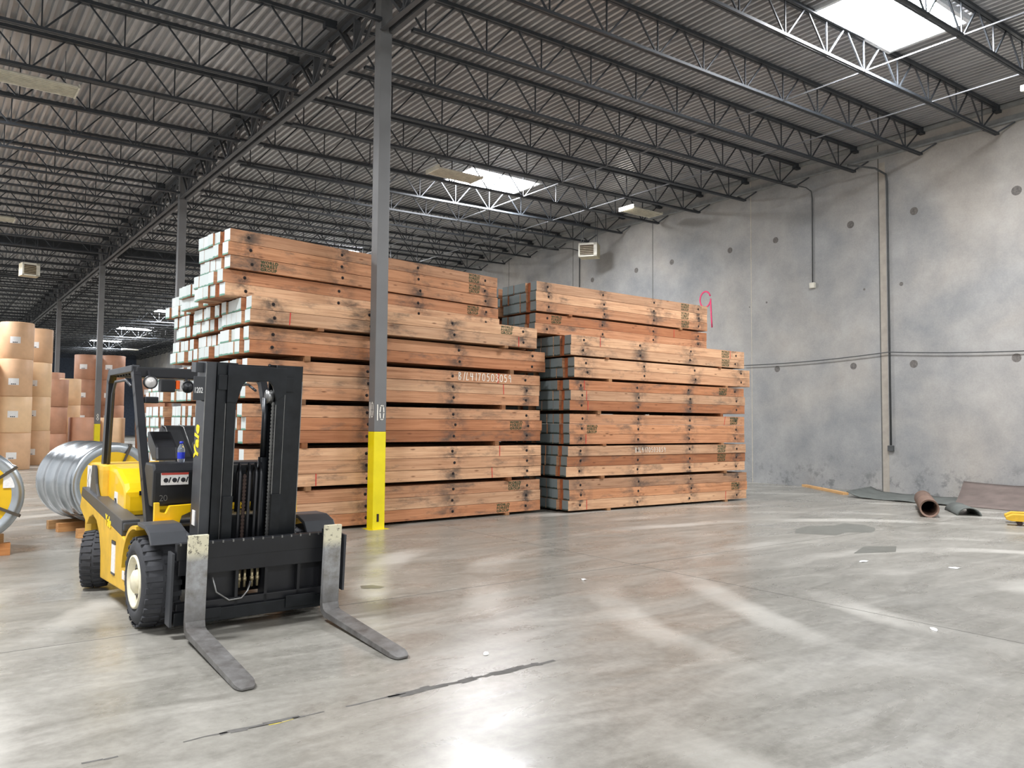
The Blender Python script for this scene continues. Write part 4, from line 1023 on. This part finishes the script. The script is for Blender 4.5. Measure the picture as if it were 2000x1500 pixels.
# forks
def fork(x):
    w = .072; t = .05
    mb = MB()
    ty = -.42
    prof = [(ty+t*.9-.052, .80), (ty-.052, .80), (ty-.005, .20), (ty-.02, .115), (ty-.06, .092), (ty-1.27, .022), (ty-1.28, .010), (ty-1.22, .004), (ty-.10, .040), (ty-.02, .045), (ty+t*.6, .07), (ty+t, .13), (ty+t*.95, .22)]
    n = len(prof); vs = []
    for sx in (-1, 1):
        for (yy, zz) in prof:
            k = 1.0
            if yy < ty-1.15: k = 1-.62*min(1, (ty-1.15-yy)/.13)**1.6
            vs.append((x+sx*w*k-.0*(yy-ty), yy, zz))
    # extra ring of verts near the tip rounds its corners
    fs = [tuple(range(n))[::-1], tuple(range(n, 2*n))] + [(i, (i+1) % n, n+(i+1) % n, n+i) for i in range(n)]
    mb.add(vs, fs)
    mb2 = mb.build('fork', 'fork', FL, .004)
def fork2(x):
    """arm as stacked cross sections from the top of the shank to the tip"""
    w = .072; ty = -.42; sec = []
    sec.append(((ty-.055, .80), (ty-.012, .80), w)); sec.append(((ty-.018, .30), (ty+.03, .30), w)); sec.append(((ty-.008, .15), (ty+.045, .14), w)); sec.append(((ty-.025, .105), (ty+.03, .075), w)); sec.append(((ty-.07, .092), (ty-.04, .042), w))
    for q in range(1, 9):
        d = q/8*1.12; top = .092-.058*(d/1.28); bot = .042-.036*min(1, d/1.1); sec.append(((ty-.07-d, top), (ty-.07-d, bot), w-.004*q/8))
    for q in range(1, 6):
        d = 1.12+.10*q/5; k = math.sqrt(max(0, 1-(q/5*.96)**2)); sec.append(((ty-.07-d, .040-.02*q/5), (ty-.07-d, .006), (w-.004)*(.35+.65*k)))
    mb = MB(); vs = []
    for (a, b, ww) in sec:
        xa = x+.058*min(0, a[0]-ty); ka = 1.0 if a[0] > ty-.05 else 1.04
        vs += [(xa-ww, ty+(a[0]-ty)*ka, a[1]), (xa+ww, ty+(a[0]-ty)*ka, a[1]), (xa+ww, ty+(b[0]-ty)*ka, b[1]), (xa-ww, ty+(b[0]-ty)*ka, b[1])]
    n = len(sec); fs = [(0, 1, 2, 3), tuple(4*(n-1)+k for k in (3, 2, 1, 0))]
    for i in range(n-1):
        for k in range(4): fs.append((4*i+k, 4*i+(k+1) % 4, 4*i+4+(k+1) % 4, 4*i+4+k))
    mb.add(vs, fs); o = mb.build('fork', 'fork', FL, .004)
    mb = MB(); mb.box(x-.05, x+.05, ty-.02, ty+.08, .70, .76); mb.build('fork_hook', 'fmast', o)
fork2(-.50); fork2(.60)

# bottle standing on the cowl
c, s = math.cos(.022), math.sin(.022)
bx, by = -.375, .52
e = empty('water_bottle', (2.235+bx*c-by*s, 6.75+bx*s+by*c, 1.3055)); tag(e, 'small clear water bottle with blue cap standing on the forklift dash', 'bottle')
mb = MB(); mb.lathe([(0, 0), (.028, 0), (.031, .006), (.031, .045), (.029, .05), (.031, .055), (.031, .11), (.026, .128), (.014, .15), (.013, .162), (0, .162)], (0, 0, 0), (0, 0, 1), 20); mb.build('bottle_body', 'pet', e)
mb = MB(); mb.lathe([(.0316, .03), (.0316, .085)], (0, 0, 0), (0, 0, 1), 20); mb.build('bottle_label', 'blue', e)
mb = MB(); mb.lathe([(0, .158), (.016, .158), (.016, .178), (0, .178)], (0, 0, 0), (0, 0, 1), 16); mb.build('cap', 'blue', e)
